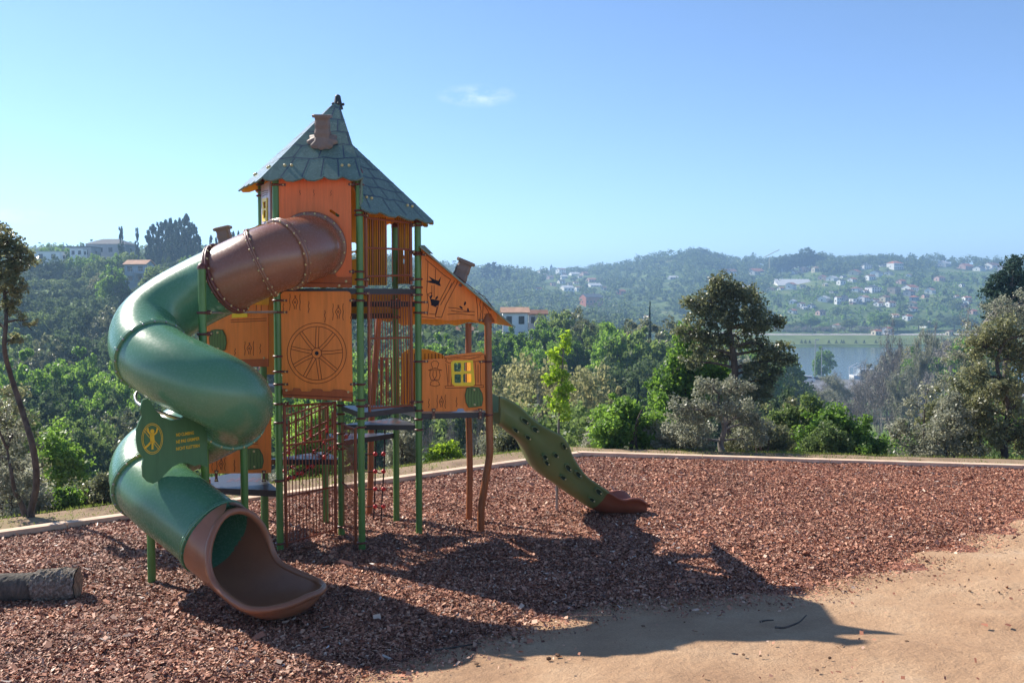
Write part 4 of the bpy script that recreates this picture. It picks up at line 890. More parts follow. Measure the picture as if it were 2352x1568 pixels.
# steel hoop and bracket that carry the tube
m = MB(); hp = [(345, 895, 10.55), (322, 897, 10.5), (311, 908, 10.4), (316, 925, 10.3), (335, 935, 10.2), (372, 948, 10.2), (415, 962, 10.3), (432, 950, 10.5), (460, 945, 10.7)]
m.sweep(spline([W(*p) for p in hp], 5), .019, 10); m.build('support_hoop', STEEL, TS)
m = MB(); m.sweep([W(306, 881, 10.6), W(345, 880, 10.6)], .015, 8); m.beam(W(338, 880, 10.58), W(337, 900, 10.56), .03, .06); m.build('support_arm', CLAMP, TS)
m = MB(); bp = Plane(pI + V3(-.1, -.06), pI + V3(.3, -.02)); m.plate([bp.pts([(519, 1006), (526, 1012), (545, 1013), (562, 1008), (574, 1002), (575, 1016), (548, 1020), (523, 1024)])], bp.n, .1); m.build('saddle_bracket', STEEL, TS)

# open slide with foothold recesses (right of the tower)
TP = [(1148, 910), (1160, 913), (1190, 930), (1225, 962), (1262, 985), (1290, 1000), (1306, 1022), (1318, 1052), (1345, 1090), (1375, 1112), (1405, 1132), (1432, 1146), (1456, 1143), (1474, 1146), (1486, 1156)]
BP = [(1150, 972), (1160, 976), (1186, 996), (1212, 1018), (1226, 1044), (1240, 1070), (1262, 1094), (1288, 1112), (1315, 1132), (1345, 1152), (1372, 1170), (1400, 1179), (1430, 1180), (1462, 1182), (1484, 1181)]
n0 = len(TP); YY = [12.75 + 1.0 * i / (n0 - 1) for i in range(n0)]
t3 = spline([W(x, y, Y) for (x, y), Y in zip(TP, YY)], 5); b3_ = spline([W(x, y, Y) for (x, y), Y in zip(BP, YY)], 5)
wv = V3(-.32, .95).normalized() * .58; NSs = len(t3)
def slide_rows(i0, i1):
    m = MB(); rows = []
    for i in range(i0, i1 + 1):
        t, b = t3[i], b3_[i]; u = (t - b); h = u.length; u = u / h; out_ = -wv.normalized()
        r = [b + wv * .5 - u * .03, b + wv * .12 - u * .02, b + out_ * .0 + u * h * .12, b + u * h * .5 + out_ * .02, b + u * h * .85, t - u * .03 + out_ * .03, t + out_ * .015, t + wv * .04, t - u * .03 + wv * .09, b + u * h * .38 + wv * .16, b + u * h * .3 + wv * .5, b + u * h * .38 + wv * .84, t - u * .03 + wv * .91, t + wv * .96, t + wv - out_ * .015, t - u * .03 + wv - out_ * .03, b + wv + u * h * .5, b + wv + u * h * .12, b + wv * .88 - u * .02]
        rows.append(r)
    q = len(rows[0]); m.add([p for r in rows for p in r], [(i * q + k, (i + 1) * q + k, (i + 1) * q + (k + 1) % q, i * q + (k + 1) % q) for i in range(len(rows) - 1) for k in range(q)])
    m.add(rows[-1], [tuple(range(q))], False); m.add(rows[0], [tuple(range(q))[::-1]], False)
    return m
cut = int(NSs * .70)
WS = slide_rows(0, cut).build('wave_slide', SLIDEG, PT); slide_rows(cut, NSs - 1).build('slide_end', SLIDEB, WS)
def recess(x, y, rx, ry, a):
    # rounded pocket: dark oval with a raised lower lip
    k = min(range(NSs), key=lambda i: (t3[i].lerp(b3_[i], .5) - W(x, y, 13.2)).length)
    pl_ = Plane(t3[k] - wv.normalized() * .045, b3_[k] - wv.normalized() * .045, t3[min(NSs - 1, k + 2)] - wv.normalized() * .045)
    ca, sa = math.cos(a), math.sin(a); el = [(x + rx * math.cos(t) * ca - ry * math.sin(t) * sa, y + rx * math.cos(t) * sa + ry * math.sin(t) * ca) for t in np.linspace(0, 6.283, 25)[:-1]]
    P = pl_.pts(el); c = sum(P, V3(0, 0)) / len(P); m = MB(); n = pl_.n; ring2 = [c + (p - c) * .86 + n * .012 for p in P]; ring3 = [c + (p - c) * .7 - n * .0 for p in P]; ring4 = [c + (p - c) * .5 - n * .025 for p in P]; kk = len(P)
    base = [p - n * .05 for p in P]
    m.add(base + P + ring2 + ring3, [(r * kk + i, r * kk + (i + 1) % kk, (r + 1) * kk + (i + 1) % kk, (r + 1) * kk + i) for r in range(3) for i in range(kk)])
    m.mi = 1; m.add(ring3 + ring4, [(i, (i + 1) % kk, kk + (i + 1) % kk, kk + i) for i in range(kk)] + [tuple(range(kk, 2 * kk))]); m.mi = 2; m.ball(c + n * .0 + V3(.03, 0, -.02), .012, 8, 5)
    m.build('foothold', [SLIDEG, SLIDEH, BOLT], WS)
for x, y, rx, ry, a in ((1207, 968, 14, 6, .65), (1230, 987, 11, 6.5, .6), (1185, 988, 9, 4.5, .7), (1213, 1005, 9, 4.5, .6), (1296, 1026, 9, 4, 1.2), (1252, 1050, 8, 6, .9), (1256, 1063, 8, 5, .9), (1277, 1046, 7, 5.5, .8), (1306, 1075, 12, 6.5, .9), (1329, 1090, 12, 6, .8), (1294, 1097, 9, 5, .6), (1376, 1130, 12, 6.5, .75), (1360, 1148, 9, 4.5, .6)):
    recess(x, y, rx, ry, a)
lg = V3(0, 0); gp = W(1279, 1184, 13.95); m = MB(); m.sweep([V3(gp.x, 13.92, -.05), V3(gp.x, 13.92, .62)], .022, 10); m.build('slide_leg', STEEL, WS)

# ------------------------------------------------------------------ log lying on the bark
def make_log():
    a = W(178, 1326, 9.95); b = W(-60, 1338, 9.8); r = .165; a.z = .16; b.z = .15
    root = thing('log', (a.x - .8, a.y, 0), 'thick grey barked log lying on the bark chips at the left edge', 'log')
    rs = random.Random(5); seg = 90; n = 150; vs = []; ax = (b - a).normalized(); s1 = ax.cross(V3(0, 0, 1)).normalized(); s2 = s1.cross(ax)
    th_ = np.linspace(0, 2 * np.pi, seg, endpoint=False)
    Aa, Ll = np.meshgrid(th_, np.linspace(0, 1, n)); nn_ = .6 * vnoise(np.cos(Aa) * 5 + Ll * 46 + 10, np.sin(Aa) * 5 + 20 + Ll * 9, 2, 4) + .9 * vnoise(Aa * 9 + 9, Ll * 60 + 3, 8, 3)
    m = MB(); m.smooth = True
    for i in range(n):
        t = i / (n - 1); c = a.lerp(b, t)
        for k in range(seg):
            bark = 1.0 if t < .42 + .03 * math.sin(th_[k] * 3) else .0
            rr = r * (1 + .03 * math.sin(t * 9)) * (.9 + .12 * bark) + nn_[i, k] * (.042 if bark else .012)
            vs.append(c + (s1 * math.cos(th_[k]) + s2 * math.sin(th_[k])) * rr)
    fs = [(i * seg + k, (i + 1) * seg + k, (i + 1) * seg + (k + 1) % seg, i * seg + (k + 1) % seg) for i in range(n - 1) for k in range(seg)]
    fb = [f for f in fs if f[0] // seg < n * .42]; fw = [f for f in fs if f[0] // seg >= n * .42]
    m.add(vs, fb); m.mi = 1; off = len(m.v); m.add(vs, fw)
    lm, ln_, lb_ = newmat('log_bark'); p = geo(ln_)
    f1 = noise(ln_, 30, 8, .75, p); ln_.links.new(ramp(ln_, f1, [(.32, (.05, .036, .026)), (.48, (.19, .15, .115)), (.64, (.42, .38, .33))]), lb_.inputs['Base Color']); lb_.inputs['Roughness'].default_value = .95; bump(ln_, lb_, f1, 1, .03)
    wm = bark_mat('bare_dark_wood', (.035, .028, .022), (.14, .115, .09), 20)
    m.build('trunk', [lm, wm], root)
    em, en, eb = newmat('sawn_end'); wv_ = en.nodes.new('ShaderNodeTexNoise'); wv_.inputs['Scale'].default_value = 28; en.links.new(geo(en), wv_.inputs[0]); en.links.new(ramp(en, wv_.outputs[0], [(.35, (.14, .10, .07)), (.65, (.34, .27, .19))]), eb.inputs['Base Color']); eb.inputs['Roughness'].default_value = .9
    m = MB(); cc = a - ax * .004; m.add([cc] + [cc + (vs[k] - a) * .93 - ax * .004 for k in range(seg)], [(0, 1 + (k + 1) % seg, 1 + k) for k in range(seg)]); m.build('sawn_end', em, root)
make_log()

# twigs on the sand
def twig(pts, r, label):
    mb = MB(); mb.sweep(spline(pts, 5), [r * (1 - .5 * i / (len(pts) * 5 - 4)) for i in range(len(pts) * 5 - 4)], 7); o = mb.build('twig', BARK, None, pts[0]); tag(o, label, 'twig'); return o
def onsand(x, y, lift=.015):
    Y = 9.0
    for _ in range(12):
        p = W(x, y, Y); z = float(play_z(p.x, p.y)) + lift; d = ray(x, y); t = (z - H) / d.z; Y = t * d.y
    return W(x, y, Y)
twig([onsand(1781, 1440), onsand(1800, 1441, .03), onsand(1822, 1434, .04), onsand(1838, 1426, .03), onsand(1852, 1412)], .012, 'curved dark twig lying in the shaded sand near the roof shadow')
twig([onsand(1745, 1427), onsand(1760, 1424, .03), onsand(1776, 1423)], .011, 'short dark stick just left of the curved twig on the sand')
twig([onsand(1000, 1492), onsand(1040, 1486, .03), onsand(1090, 1478), onsand(1105, 1477)], .01, 'thin stick where the bark bed meets the sand')

# ------------------------------------------------------------------ trees
def leaf_cloud(rs, centers, radii, n_each, size, squash=.8, hollow=.35, elong=1.5, drop=.0):
    centers = np.asarray(centers, float); radii = np.asarray(radii, float); K_ = len(centers)
    n_each = np.maximum(1, (np.ones(K_) * n_each)).astype(int); idx = np.repeat(np.arange(K_), n_each); N = len(idx)
    d = rs.randn(N, 3); d /= np.linalg.norm(d, axis=1)[:, None] + 1e-9
    r = (hollow + (1 - hollow) * rs.rand(N) ** .6)
    c = centers[idx] + d * (radii[idx] * r)[:, None] * np.array([1, 1, squash])
    c[:, 2] -= drop * rs.rand(N)
    nn = d * .5 + rs.randn(N, 3) * .75 + np.array([0, 0, .35]); nn /= np.linalg.norm(nn, axis=1)[:, None]
    a = rs.randn(N, 3); a -= nn * (a * nn).sum(1)[:, None]; a /= np.linalg.norm(a, axis=1)[:, None]; b = np.cross(nn, a)
    s = size * np.exp(rs.randn(N) * .3); A = a * (s * .5 * elong)[:, None]; B = b * (s * .5)[:, None]
    fold = nn * (s * .18)[:, None]
    return np.stack([c - A, c - B + fold, c + A, c + B + fold], 1).reshape(-1, 3)
def branchy(rs, base, height, r0, lean=(0, 0), first=.3, levels=3, spread=.6, nb=5, wob_=.08, up=.35, mb=None, tips=None):
    """tapered trunk with limbs; returns mesh builder and twig tips"""
    mb = mb or MB(); tips = [] if tips is None else tips
    def grow(p, d, L, r, lev):
        n = 6 if lev == 0 else 4; pts = [p.copy()]; dd = d.copy()
        for i in range(n):
            dd = (dd + Vector(rs.randn(3) * wob_ * (1 + lev * .6)) + V3(0, 0, up * .08 * lev)).normalized(); pts.append(pts[-1] + dd * (L / n))
        mb.sweep(spline(pts, 2), list(np.linspace(r, r * (.35 if lev == 0 else .3), len(pts) * 2 - 1)), 9 if lev == 0 else (6 if lev == 1 else 4), lev == 0)
        if lev >= levels: tips.append((pts[-1], L)); tips.append((pts[-3], L)); return
        k = nb if lev else int(nb * 1.6)
        for j in range(k):
            t = first + (1 - first) * (j + rs.rand()) / k if lev == 0 else .3 + .7 * (j + rs.rand()) / k
            f = t * n; i = min(n - 1, int(f)); q = pts[i].lerp(pts[i + 1], f - i)
            az = rs.rand() * 6.283 if lev else (j * 2.4 + rs.rand()); side = Vector((math.cos(az), math.sin(az), .25 * rs.randn() + up * (1 if lev == 0 else .5)))
            nd = (dd * (1 - spread) + side.normalized() * spread).normalized()
            grow(q, nd, L * (.55 if lev == 0 else .6) * (1 - .35 * t if lev == 0 else 1) * rs.uniform(.75, 1.2), max(.004, r * .45 * (1 - .5 * t)), lev + 1)
        tips.append((pts[-1], L * .4))
    grow(Vector(base), Vector((lean[0], lean[1], 1)).normalized(), height, r0, 0)
    return mb, tips
def pruned_z(x, y): return T(x, y)

def near_tree(name, x, y, ground_z, height, r0, leafm, barkm, label, cat='tree', seed=1, lean=(0, 0), first=.35, spread=.6, nb=5, levels=3, leafn=70, leafs=.07, clump=.32, group=None, flesh=True, hollow=.2, wob_=.08, up=.35, crown_filter=None, elong=1.5, wpx=None):
    rs = np.random.RandomState(seed)
    root = thing(name, (x, y, ground_z), label, cat, group)
    mb, tips = branchy(rs, (x, y, ground_z - .1), height * .8, r0, lean, first, levels, spread, nb, wob_, up)
    P = np.array([tuple(t[0]) for t in tips])
    if wpx:
        rad = np.percentile(np.abs(P[:, 0] - x), 95); k = max(.1, (wpx / F * y / 2 - clump * .6)) / rad
        P[:, 0] = x + (P[:, 0] - x) * k; P[:, 1] = y + (P[:, 1] - y) * k
        mb.v = [(x + (a - x) * (k if c > ground_z + height * .25 else 1 + (k - 1) * max(0, c - ground_z) / (height * .25)), y + (b - y) * k, c) for a, b, c in mb.v] if k < 1 else [(x + (a - x) * (k if abs(a - x) > r0 * 1.2 else 1), y + (b - y) * (k if abs(b - y) > r0 * 1.2 else 1), c) for a, b, c in mb.v]
    zt = P[:, 2].max() + clump * .6; kz = (height) / (zt - ground_z); P[:, 2] = ground_z + (P[:, 2] - ground_z) * kz; mb.v = [(a, b, ground_z + (c - ground_z) * kz) for a, b, c in mb.v]
    mb.build('trunk', barkm, root)
    if flesh and leafn > 0:
        P = P + rs.randn(*P.shape) * clump * .35
        rad = clump * rs.uniform(.55, 1.25, len(P)); V = leaf_cloud(rs, P, rad, leafn * rs.uniform(.4, 1.5, len(P)), leafs, .75, hollow, elong)
        npmesh('crown', V - np.array([x, y, ground_z]), 4, leafm, root)
    return root

def gxy(x, y, Y):           # ground place under a sight column at distance Y
    p = W(x, y, Y); return p.x, Y
def place(x, Y): p = ray(x, 784); return p.x / p.y * Y
def ntree(name, x, Y, ytop, label, **k):
    X_ = place(x, Y); gz = T(X_, Y); ht = zq(ytop, Y) - gz
    return near_tree(name, X_, Y, gz, ht, kwargs_r(k, ht), label=label, **k)
def kwargs_r(k, ht): return k.pop('r0', .02 * ht)

def lobed(name, Y, trunk, tr, lobes, leafm, barkm, label, seed, leafs=.04, n=26, per=60, cl=.2, cat='tree', gapf=.0, deep=.8):
    """tree whose trunk line and leaf masses were measured on the photograph; every mass has depth of its own and a limb leading to it"""
    rs = np.random.RandomState(seed); P = [W(x, y, Y + .1 * math.sin(i * 1.7)) for i, (x, y) in enumerate(trunk)]
    root = thing(name, (P[0].x, Y, P[0].z), label, cat); mb = MB(); sp = spline(P, 4); mb.sweep(sp, list(np.linspace(tr, tr * .3, len(sp))), 10); C_ = []; Rr = []
    for (lx, ly, rx, ry) in lobes:
        c = W(lx, ly, Y) + V3(0, rs.uniform(-.4, .4) * rx / F * Y * 1.5, 0); ax, az = rx / F * Y, ry / F * Y; dy_ = deep * (ax + az) / 2
        low = [p for p in sp if p.z < c.z - az * .1] or [sp[0]]; st_ = min(low[len(low) // 4:] or low, key=lambda p: (p - c).length)
        md = st_.lerp(c, .5) + Vector(rs.randn(3) * .1 * ax) + V3(0, 0, .1 * az); L = spline([st_, md, c], 4); mb.sweep(L, list(np.linspace(tr * .42, tr * .12, len(L))), 6, False)
        k = max(4, int(.72 * n * math.sqrt(rx * ry) / 50 * (math.sqrt(rx * ry) / 50)))
        for _ in range(k):
            d = rs.randn(3); d /= np.linalg.norm(d); r = rs.uniform(.1, 1) ** .45 * rs.uniform(.8, 1.15); q = Vector((c.x + d[0] * r * ax, c.y + d[1] * r * dy_, c.z + d[2] * r * az)); C_.append(tuple(q)); Rr.append(cl * rs.uniform(.45, 1.3))
            if rs.rand() < .6: s0 = L[rs.randint(len(L) // 2, len(L))]; m2 = s0.lerp(q, .55) + Vector(rs.randn(3) * .06); mb.sweep([s0, m2, q], [tr * .11, tr * .07, tr * .03], 4, False)
    mb.build('trunk', barkm, root); Rr = np.array(Rr)
    V = leaf_cloud(rs, np.array(C_), Rr, .62 * per * (Rr / cl) ** 1.6, leafs * 1.12, .8, .1); npmesh('crown', V - np.array(tuple(root.location)), 4, leafm, root); return root
# left edge tree with curved bare trunk
lobed('holm_oak', 13.6, ((74, 1218), (72, 1170), (84, 1110), (76, 1030), (50, 940), (24, 860), (10, 800), (14, 740), (12, 690), (2, 620), (-12, 560)), .055, ((15, 555, 34, 40), (-20, 540, 40, 45), (52, 590, 28, 34), (20, 620, 45, 36), (-30, 640, 50, 60), (45, 660, 32, 26), (8, 700, 40, 28), (62, 735, 22, 14), (40, 780, 16, 10), (-40, 740, 40, 40)), L_OLIVE, BARK, 'slender small leaved oak with a curved dark trunk rising at the left edge', 3, .026, 60, 75, .085, deep=.9)
lobed('holm_oak', 13.75, ((68, 1214), (52, 1165), (34, 1125), (26, 1085), (16, 1030)), .05, ((20, 1000, 36, 40), (30, 1070, 30, 36), (0, 940, 40, 36), (-20, 1050, 40, 50), (50, 1140, 26, 24)), L_PALE, BARK, 'low forked oak with sparse grey leaves beside the curved trunk at the left edge', 4, .024, 46, 50, .085, deep=.9)

# right-hand group beyond the kerb
lobed('cork_oak', 19.6, ((1662, 1046), (1655, 1020), (1664, 985), (1655, 950), (1650, 915), (1668, 880)), .075, ((1650, 930, 46, 30), (1600, 950, 46, 34), (1705, 950, 44, 34), (1560, 935, 30, 26), (1625, 890, 40, 24), (1690, 890, 38, 24), (1745, 975, 30, 26), (1590, 1000, 36, 28), (1725, 1010, 36, 26)), L_PALE, BARKG, 'small grey leaved oak with a pale crooked trunk just behind the kerb', 12, .03, 80, 75, .14)
lobed('cork_oak', 26.5, ((1668, 1010), (1676, 930), (1688, 860), (1682, 800), (1672, 740), (1664, 690), (1662, 650)), .13, ((1592, 705, 30, 26), (1578, 765, 32, 26), (1770, 735, 30, 30), (1800, 825, 28, 18), (1590, 830, 30, 24), (1770, 870, 30, 26), (1655, 655, 34, 36), (1690, 680, 42, 38), (1630, 690, 34, 30), (1725, 690, 30, 34), (1660, 725, 50, 30), (1728, 740, 40, 34), (1608, 735, 30, 24), (1640, 770, 42, 30), (1745, 790, 32, 30), (1700, 780, 40, 28), (1790, 800, 26, 16), (1765, 830, 30, 22), (1735, 850, 32, 26), (1650, 820, 34, 22), (1610, 800, 26, 18), (1740, 905, 30, 34), (1700, 900, 34, 26)), L_OLIVE, BARK, 'tall dark oak with an open ragged crown standing above the green bushes right of centre', 31, .042, 80, 90, .2)
def bush(name, x, Y, w_px, ytop, label, leafm, seed, leafs=.07, n=90, cl=.35, group=None, barkm=BARK, squash=.9, leaffac=1.0, cat='bush', trunks=5, ybot=None):
    X_ = place(x, Y); gz = T(X_, Y) if ybot is None else zq(ybot, Y); ht = zq(ytop, Y) - gz; wd = w_px / F * Y / 2; rs = np.random.RandomState(seed)
    root = thing(name, (X_, Y, gz), label, cat, group)
    mb = MB(); C_ = []
    for i in range(trunks):
        a = rs.rand() * 6.28; e = Vector((X_ + math.cos(a) * wd * .6 * rs.rand(), Y + math.sin(a) * wd * .5 * rs.rand(), gz + ht * rs.uniform(.5, .85))); s_0 = Vector((X_ + rs.randn() * wd * .1, Y + rs.randn() * .1, gz - .1))
        md = s_0.lerp(e, .5) + Vector(rs.randn(3) * .12 * wd); mb.sweep(spline([s_0, md, e], 4), list(np.linspace(.03 + .008 * ht, .01, 9)), 6, False)
    mb.build('stem', barkm, root)
    K_ = int(n * 1.15); nl = 9; Lb = [(rs.uniform(-.72, .72), rs.uniform(-.6, .6), rs.uniform(.16, .86), rs.uniform(.22, .42)) for _ in range(nl)] + [(-.6, 0, .2, .38), (.6, 0, .2, .38), (0, 0, .3, .5), (rs.uniform(-.3, .3), 0, .8, .2)]
    for i in range(K_):
        lx, ly, lz, lr = Lb[rs.randint(len(Lb))]; lz = lz * (1 - .35 * abs(lx)); d = rs.randn(3); d /= np.linalg.norm(d); r = rs.uniform(.1, 1) ** .45 * lr * rs.uniform(.85, 1.2)
        C_.append((X_ + (lx + d[0] * r) * wd, Y + (ly + d[1] * r) * wd * .85, max(gz + .08, gz + ht * (lz + d[2] * r * .9) )))
    C_ = np.array(C_); V = leaf_cloud(rs, C_, cl * rs.uniform(.3, 1.0, K_), 105 * leaffac * rs.uniform(.4, 1.3, K_), leafs * .74, .8, .15)
    npmesh('crown', V - np.array([X_, Y, gz]), 4, leafm, root); return root
G_ = 'bushes behind the kerb'
bush('shrub', 1470, 20.6, 240, 905, 'bright green leafy bush directly behind the kerb corner right of the wavy slide', L_GREEN, 41, .065, 150, .3)
lobed('maple_tree', 28, ((1575, 1010), (1572, 900), (1580, 820)), .09, ((1575, 780, 34, 40), (1610, 850, 50, 44), (1555, 850, 46, 44), (1520, 900, 44, 40), (1600, 920, 60, 44), (1540, 940, 50, 40), (1660, 870, 30, 40)), L_GREEN, BARK, 'fresh green leafy tree behind and left of the tall dark oak', 42, .06, 80, 80, .24)
bush('shrub', 1575, 20.2, 150, 960, 'grey green low shrub left of the pale crooked trunk', L_PALE, 43, .045, 110, .25)
bush('shrub', 1745, 20.6, 170, 960, 'grey olive shrub right of the pale crooked trunk', L_OLIVE, 44, .045, 130, .26)
bush('shrub', 1815, 24.0, 180, 895, 'dull olive bush right of the tall dark oak', L_OLIVE, 45, .055, 130, .34)
bush('shrub', 1940, 21.6, 230, 930, 'broad bright green bush behind the straight kerb on the right', L_GREEN, 46, .065, 170, .3)
bush('shrub', 1900, 20.2, 130, 975, 'low dark green bush against the kerb, in front of the broad bright one', L_MID, 47, .05, 90, .24)
bush('shrub', 2160, 20.4, 190, 905, 'grey leaved bush right of the broad bright green bush', L_PALE, 48, .045, 140, .28)
bush('shrub', 2235, 21.8, 210, 850, 'olive bush between the grey bush and the big right hand tree', L_OLIVE, 49, .05, 150, .3)
bush('shrub', 1395, 21.5, 120, 960, 'thin grey twiggy bush right of the wavy slide', L_PALE, 50, .035, 70, .22, leaffac=.6)
bush('shrub', 1350, 27.0, 100, 905, 'small mid green bush behind the grey twiggy one', L_MID, 51, .06, 60, .3)
lobed('cork_oak', 20.6, ((2310, 1060), (2305, 1000), (2318, 940), (2300, 880), (2290, 830), (2310, 780)), .085, ((2310, 760, 50, 40), (2270, 800, 40, 40), (2350, 820, 50, 50), (2280, 880, 54, 40), (2340, 920, 50, 46), (2250, 940, 46, 40), (2300, 980, 60, 36), (2365, 1000, 40, 50), (2240, 860, 30, 30), (2390, 760, 50, 60)), L_OLIVE, BARK, 'large grey green tree filling the right edge of the view', 77, .034, 80, 85, .16)
lobed('blossom_tree', 27, ((2220, 1040), (2222, 960), (2228, 880), (2240, 800), (2260, 740)), .07, ((2230, 760, 46, 34), (2280, 720, 46, 36), (2330, 700, 50, 40), (2190, 810, 40, 34), (2240, 830, 50, 36), (2200, 880, 44, 36), (2340, 760, 50, 40)), L_PALE, BARKP, 'pale silvery leafed tree rising behind the right edge bushes', 78, .035, 60, 45, .16)
lobed('olive_thicket', 21.2, ((2180, 1062), (2176, 1000), (2186, 950)), .05, ((2180, 925, 36, 30), (2150, 960, 34, 30), (2215, 950, 30, 34), (2170, 1000, 44, 34), (2225, 1010, 36, 34), (2130, 1010, 30, 30), (2195, 880, 20, 20)), L_OLIVE, BARK, 'open olive green thicket left of the big right hand tree', 81, .034, 70, 75, .15, 'bush')
lobed('green_thicket', 22.5, ((1870, 1056), (1862, 1000), (1858, 950)), .05, ((1850, 935, 40, 30), (1805, 950, 36, 30), (1890, 960, 34, 30), (1840, 990, 46, 30), (1770, 980, 30, 26)), L_MID, BARK, 'mid green thicket between the tall dark oak and the broad bright bush', 82, .042, 70, 75, .17, 'bush')
lobed('slender_oak', 24, ((2120, 1060), (2118, 1000), (2124, 950), (2130, 900)), .05, ((2130, 895, 30, 22), (2105, 930, 34, 24), (2150, 935, 30, 24), (2090, 975, 30, 24), (2140, 980, 34, 26)), L_PALE, BARKG, 'thin pale oak standing behind the broad bright bush on the right', 83, .034, 50, 60, .15)
lobed('pine_tree', 52, ((2310, 900), (2312, 800), (2318, 700), (2326, 620)), .2, ((2330, 610, 26, 22), (2300, 640, 30, 18), (2348, 650, 36, 24), (2285, 665, 26, 18), (2320, 680, 50, 24), (2352, 700, 40, 24), (2275, 700, 20, 16), (2320, 730, 50, 26)), L_EUC, BARK, 'dark evergreen reaching into the sky at the right edge', 79, .09, 110, 80, .4)
lobed('young_maple', 24, ((1283, 1025), (1284, 950), (1290, 880), (1293, 820), (1298, 770)), .035, ((1298, 776, 10, 20), (1290, 800, 14, 14), (1280, 830, 22, 16), (1268, 812, 12, 10), (1286, 860, 26, 20), (1262, 872, 14, 14), (1296, 890, 20, 18), (1278, 905, 24, 16), (1290, 935, 20, 16), (1272, 930, 12, 12), (1296, 960, 14, 12)), L_LIME, BARKG, 'slim young tree with bright lime green leaves right of the tower', 5, .055, 230, 18, .11)
bush('shrub', 1015, 20.2, 85, 1018, 'small lime green bush seen under the wavy slide platform', L_LIME, 52, .05, 70, .2)
bush('shrub', 925, 20.4, 75, 965, 'grey twiggy bush seen between the green posts', L_PALE, 53, .04, 70, .22)
bush('shrub', 1105, 23, 80, 985, 'grey bush seen between the two brown posts', L_PALE, 54, .04, 60, .25)
bush('shrub', 1185, 22, 110, 985, 'dark olive bush under the upper end of the wavy slide', L_OLIVE, 55, .045, 90, .25)
bush('shrub', 712, 18.8, 120, 935, 'sunny green bush seen through the lower cage', L_GREEN, 56, .055, 110, .25)
bush('shrub', 590, 17.0, 150, 1095, 'dark grey low bush behind the green posts left of the cage', L_PALE, 57, .04, 90, .22)
# left group
bush('shrub', 225, 16.0, 170, 1085, 'grey olive shrub with a dark stem left of the tube slide', L_OLIVE, 60, .038, 120, .22)
bush('shrub', 130, 15.6, 130, 1120, 'small yellow green shrub right of the curved trunk', L_GREEN, 61, .045, 80, .2)
bush('shrub', 20, 15.0, 160, 1040, 'grey leafed shrub at the left edge behind the curved trunk', L_PALE, 62, .036, 120, .22)
bush('shrub', 5, 17.5, 190, 900, 'tall thin leaved bush at the left edge', L_OLIVE, 63, .045, 140, .28)
bush('shrub', 330, 18, 120, 1150, 'dark grey shrub just behind the kerb below the tube slide', L_OLIVE, 64, .045, 80, .22)
bush('shrub', 120, 22, 240, 980, 'vivid green bushy tree left of the sign board', L_GREEN, 65, .085, 200, .42)
bush('shrub', 60, 26, 230, 950, 'mid green bushy crown behind the curved trunk', L_MID, 66, .09, 160, .5)

# ---- shared crowns for the farther trees
def proto(kind, seed, n, size):
    rs = np.random.RandomState(seed); mb = MB(); C_ = []; Rr = []
    if kind == 'round':
        mb.sweep(spline([V3(0, 0, -.15), V3(.01, 0, .2), V3(0, .01, .5)], 2), list(np.linspace(.028, .012, 5)), 6, False)
        for i in range(190):
            d = rs.randn(3); d /= np.linalg.norm(d); r = rs.uniform(.25, 1) ** .5 * (1 + .16 * math.sin(d[0] * 5 + seed) * math.cos(d[1] * 4 + d[2] * 5)); C_.append((d[0] * r * .38, d[1] * r * .38, .56 + d[2] * r * .36 + .05 * math.sin(d[0] * 6 + seed))); Rr.append(rs.uniform(.025, .085))
    elif kind == 'wide':
        mb.sweep(spline([V3(0, 0, -.15), V3(.02, 0, .2), V3(0, .02, .45)], 2), list(np.linspace(.03, .014, 5)), 6, False)
        for i in range(200):
            a = rs.rand() * 6.28; r = rs.rand() ** .5 * .48 * (1 + .15 * math.sin(a * 3 + seed)); C_.append((math.cos(a) * r, math.sin(a) * r, .3 + .62 * rs.rand() * (1 - (r / .55) ** 2) + .08)); Rr.append(rs.uniform(.03, .085))
    elif kind == 'euca':
        for k in range(2): mb.sweep(spline([V3(0, 0, -.1), V3(.01 * k, .01, .4), V3(.03 * k, .0, .9)], 2), list(np.linspace(.014, .004, 5)), 5, False)
        for i in range(46):
            h = .3 + .68 * rs.rand() ** .8; r = .17 * (1 - abs(h - .6) * 1.3); a = rs.rand() * 6.28; C_.append((math.cos(a) * r * rs.rand(), math.sin(a) * r * rs.rand(), h)); Rr.append(rs.uniform(.025, .065))
    elif kind == 'conifer':
        mb.sweep([V3(0, 0, -.1), V3(0, 0, .95)], [.018, .004], 5, False)
        for i in range(90):
            h = rs.rand() ** 1.2; r = .24 * (1 - h) + .01; a = rs.rand() * 6.28; C_.append((math.cos(a) * r * rs.uniform(.5, 1), math.sin(a) * r, .08 + .9 * h)); Rr.append(.03 + .045 * (1 - h))
    elif kind == 'bare':
        for i in range(40):
            a = rs.rand() * 6.28; h = .3 + .65 * rs.rand(); r = .42 * math.sin(min(1, (1.05 - h) * 1.6) * 1.57) * rs.rand() ** .5; C_.append((math.cos(a) * r, math.sin(a) * r, h)); Rr.append(.06)
        m2, tips = branchy(rs, (0, 0, -.1), .72, .014, (0, 0), .2, 3, .42, 5, .07, .6, mb)
        for t, L in tips: C_.append(tuple(t)); Rr.append(.045)
    n_e = n // max(1, len(C_))
    V = leaf_cloud(rs, np.array(C_), np.array(Rr), n_e, size, .8, .2, 7.0 if kind == 'bare' else 1.5)
    return mb, V
PROT = {}
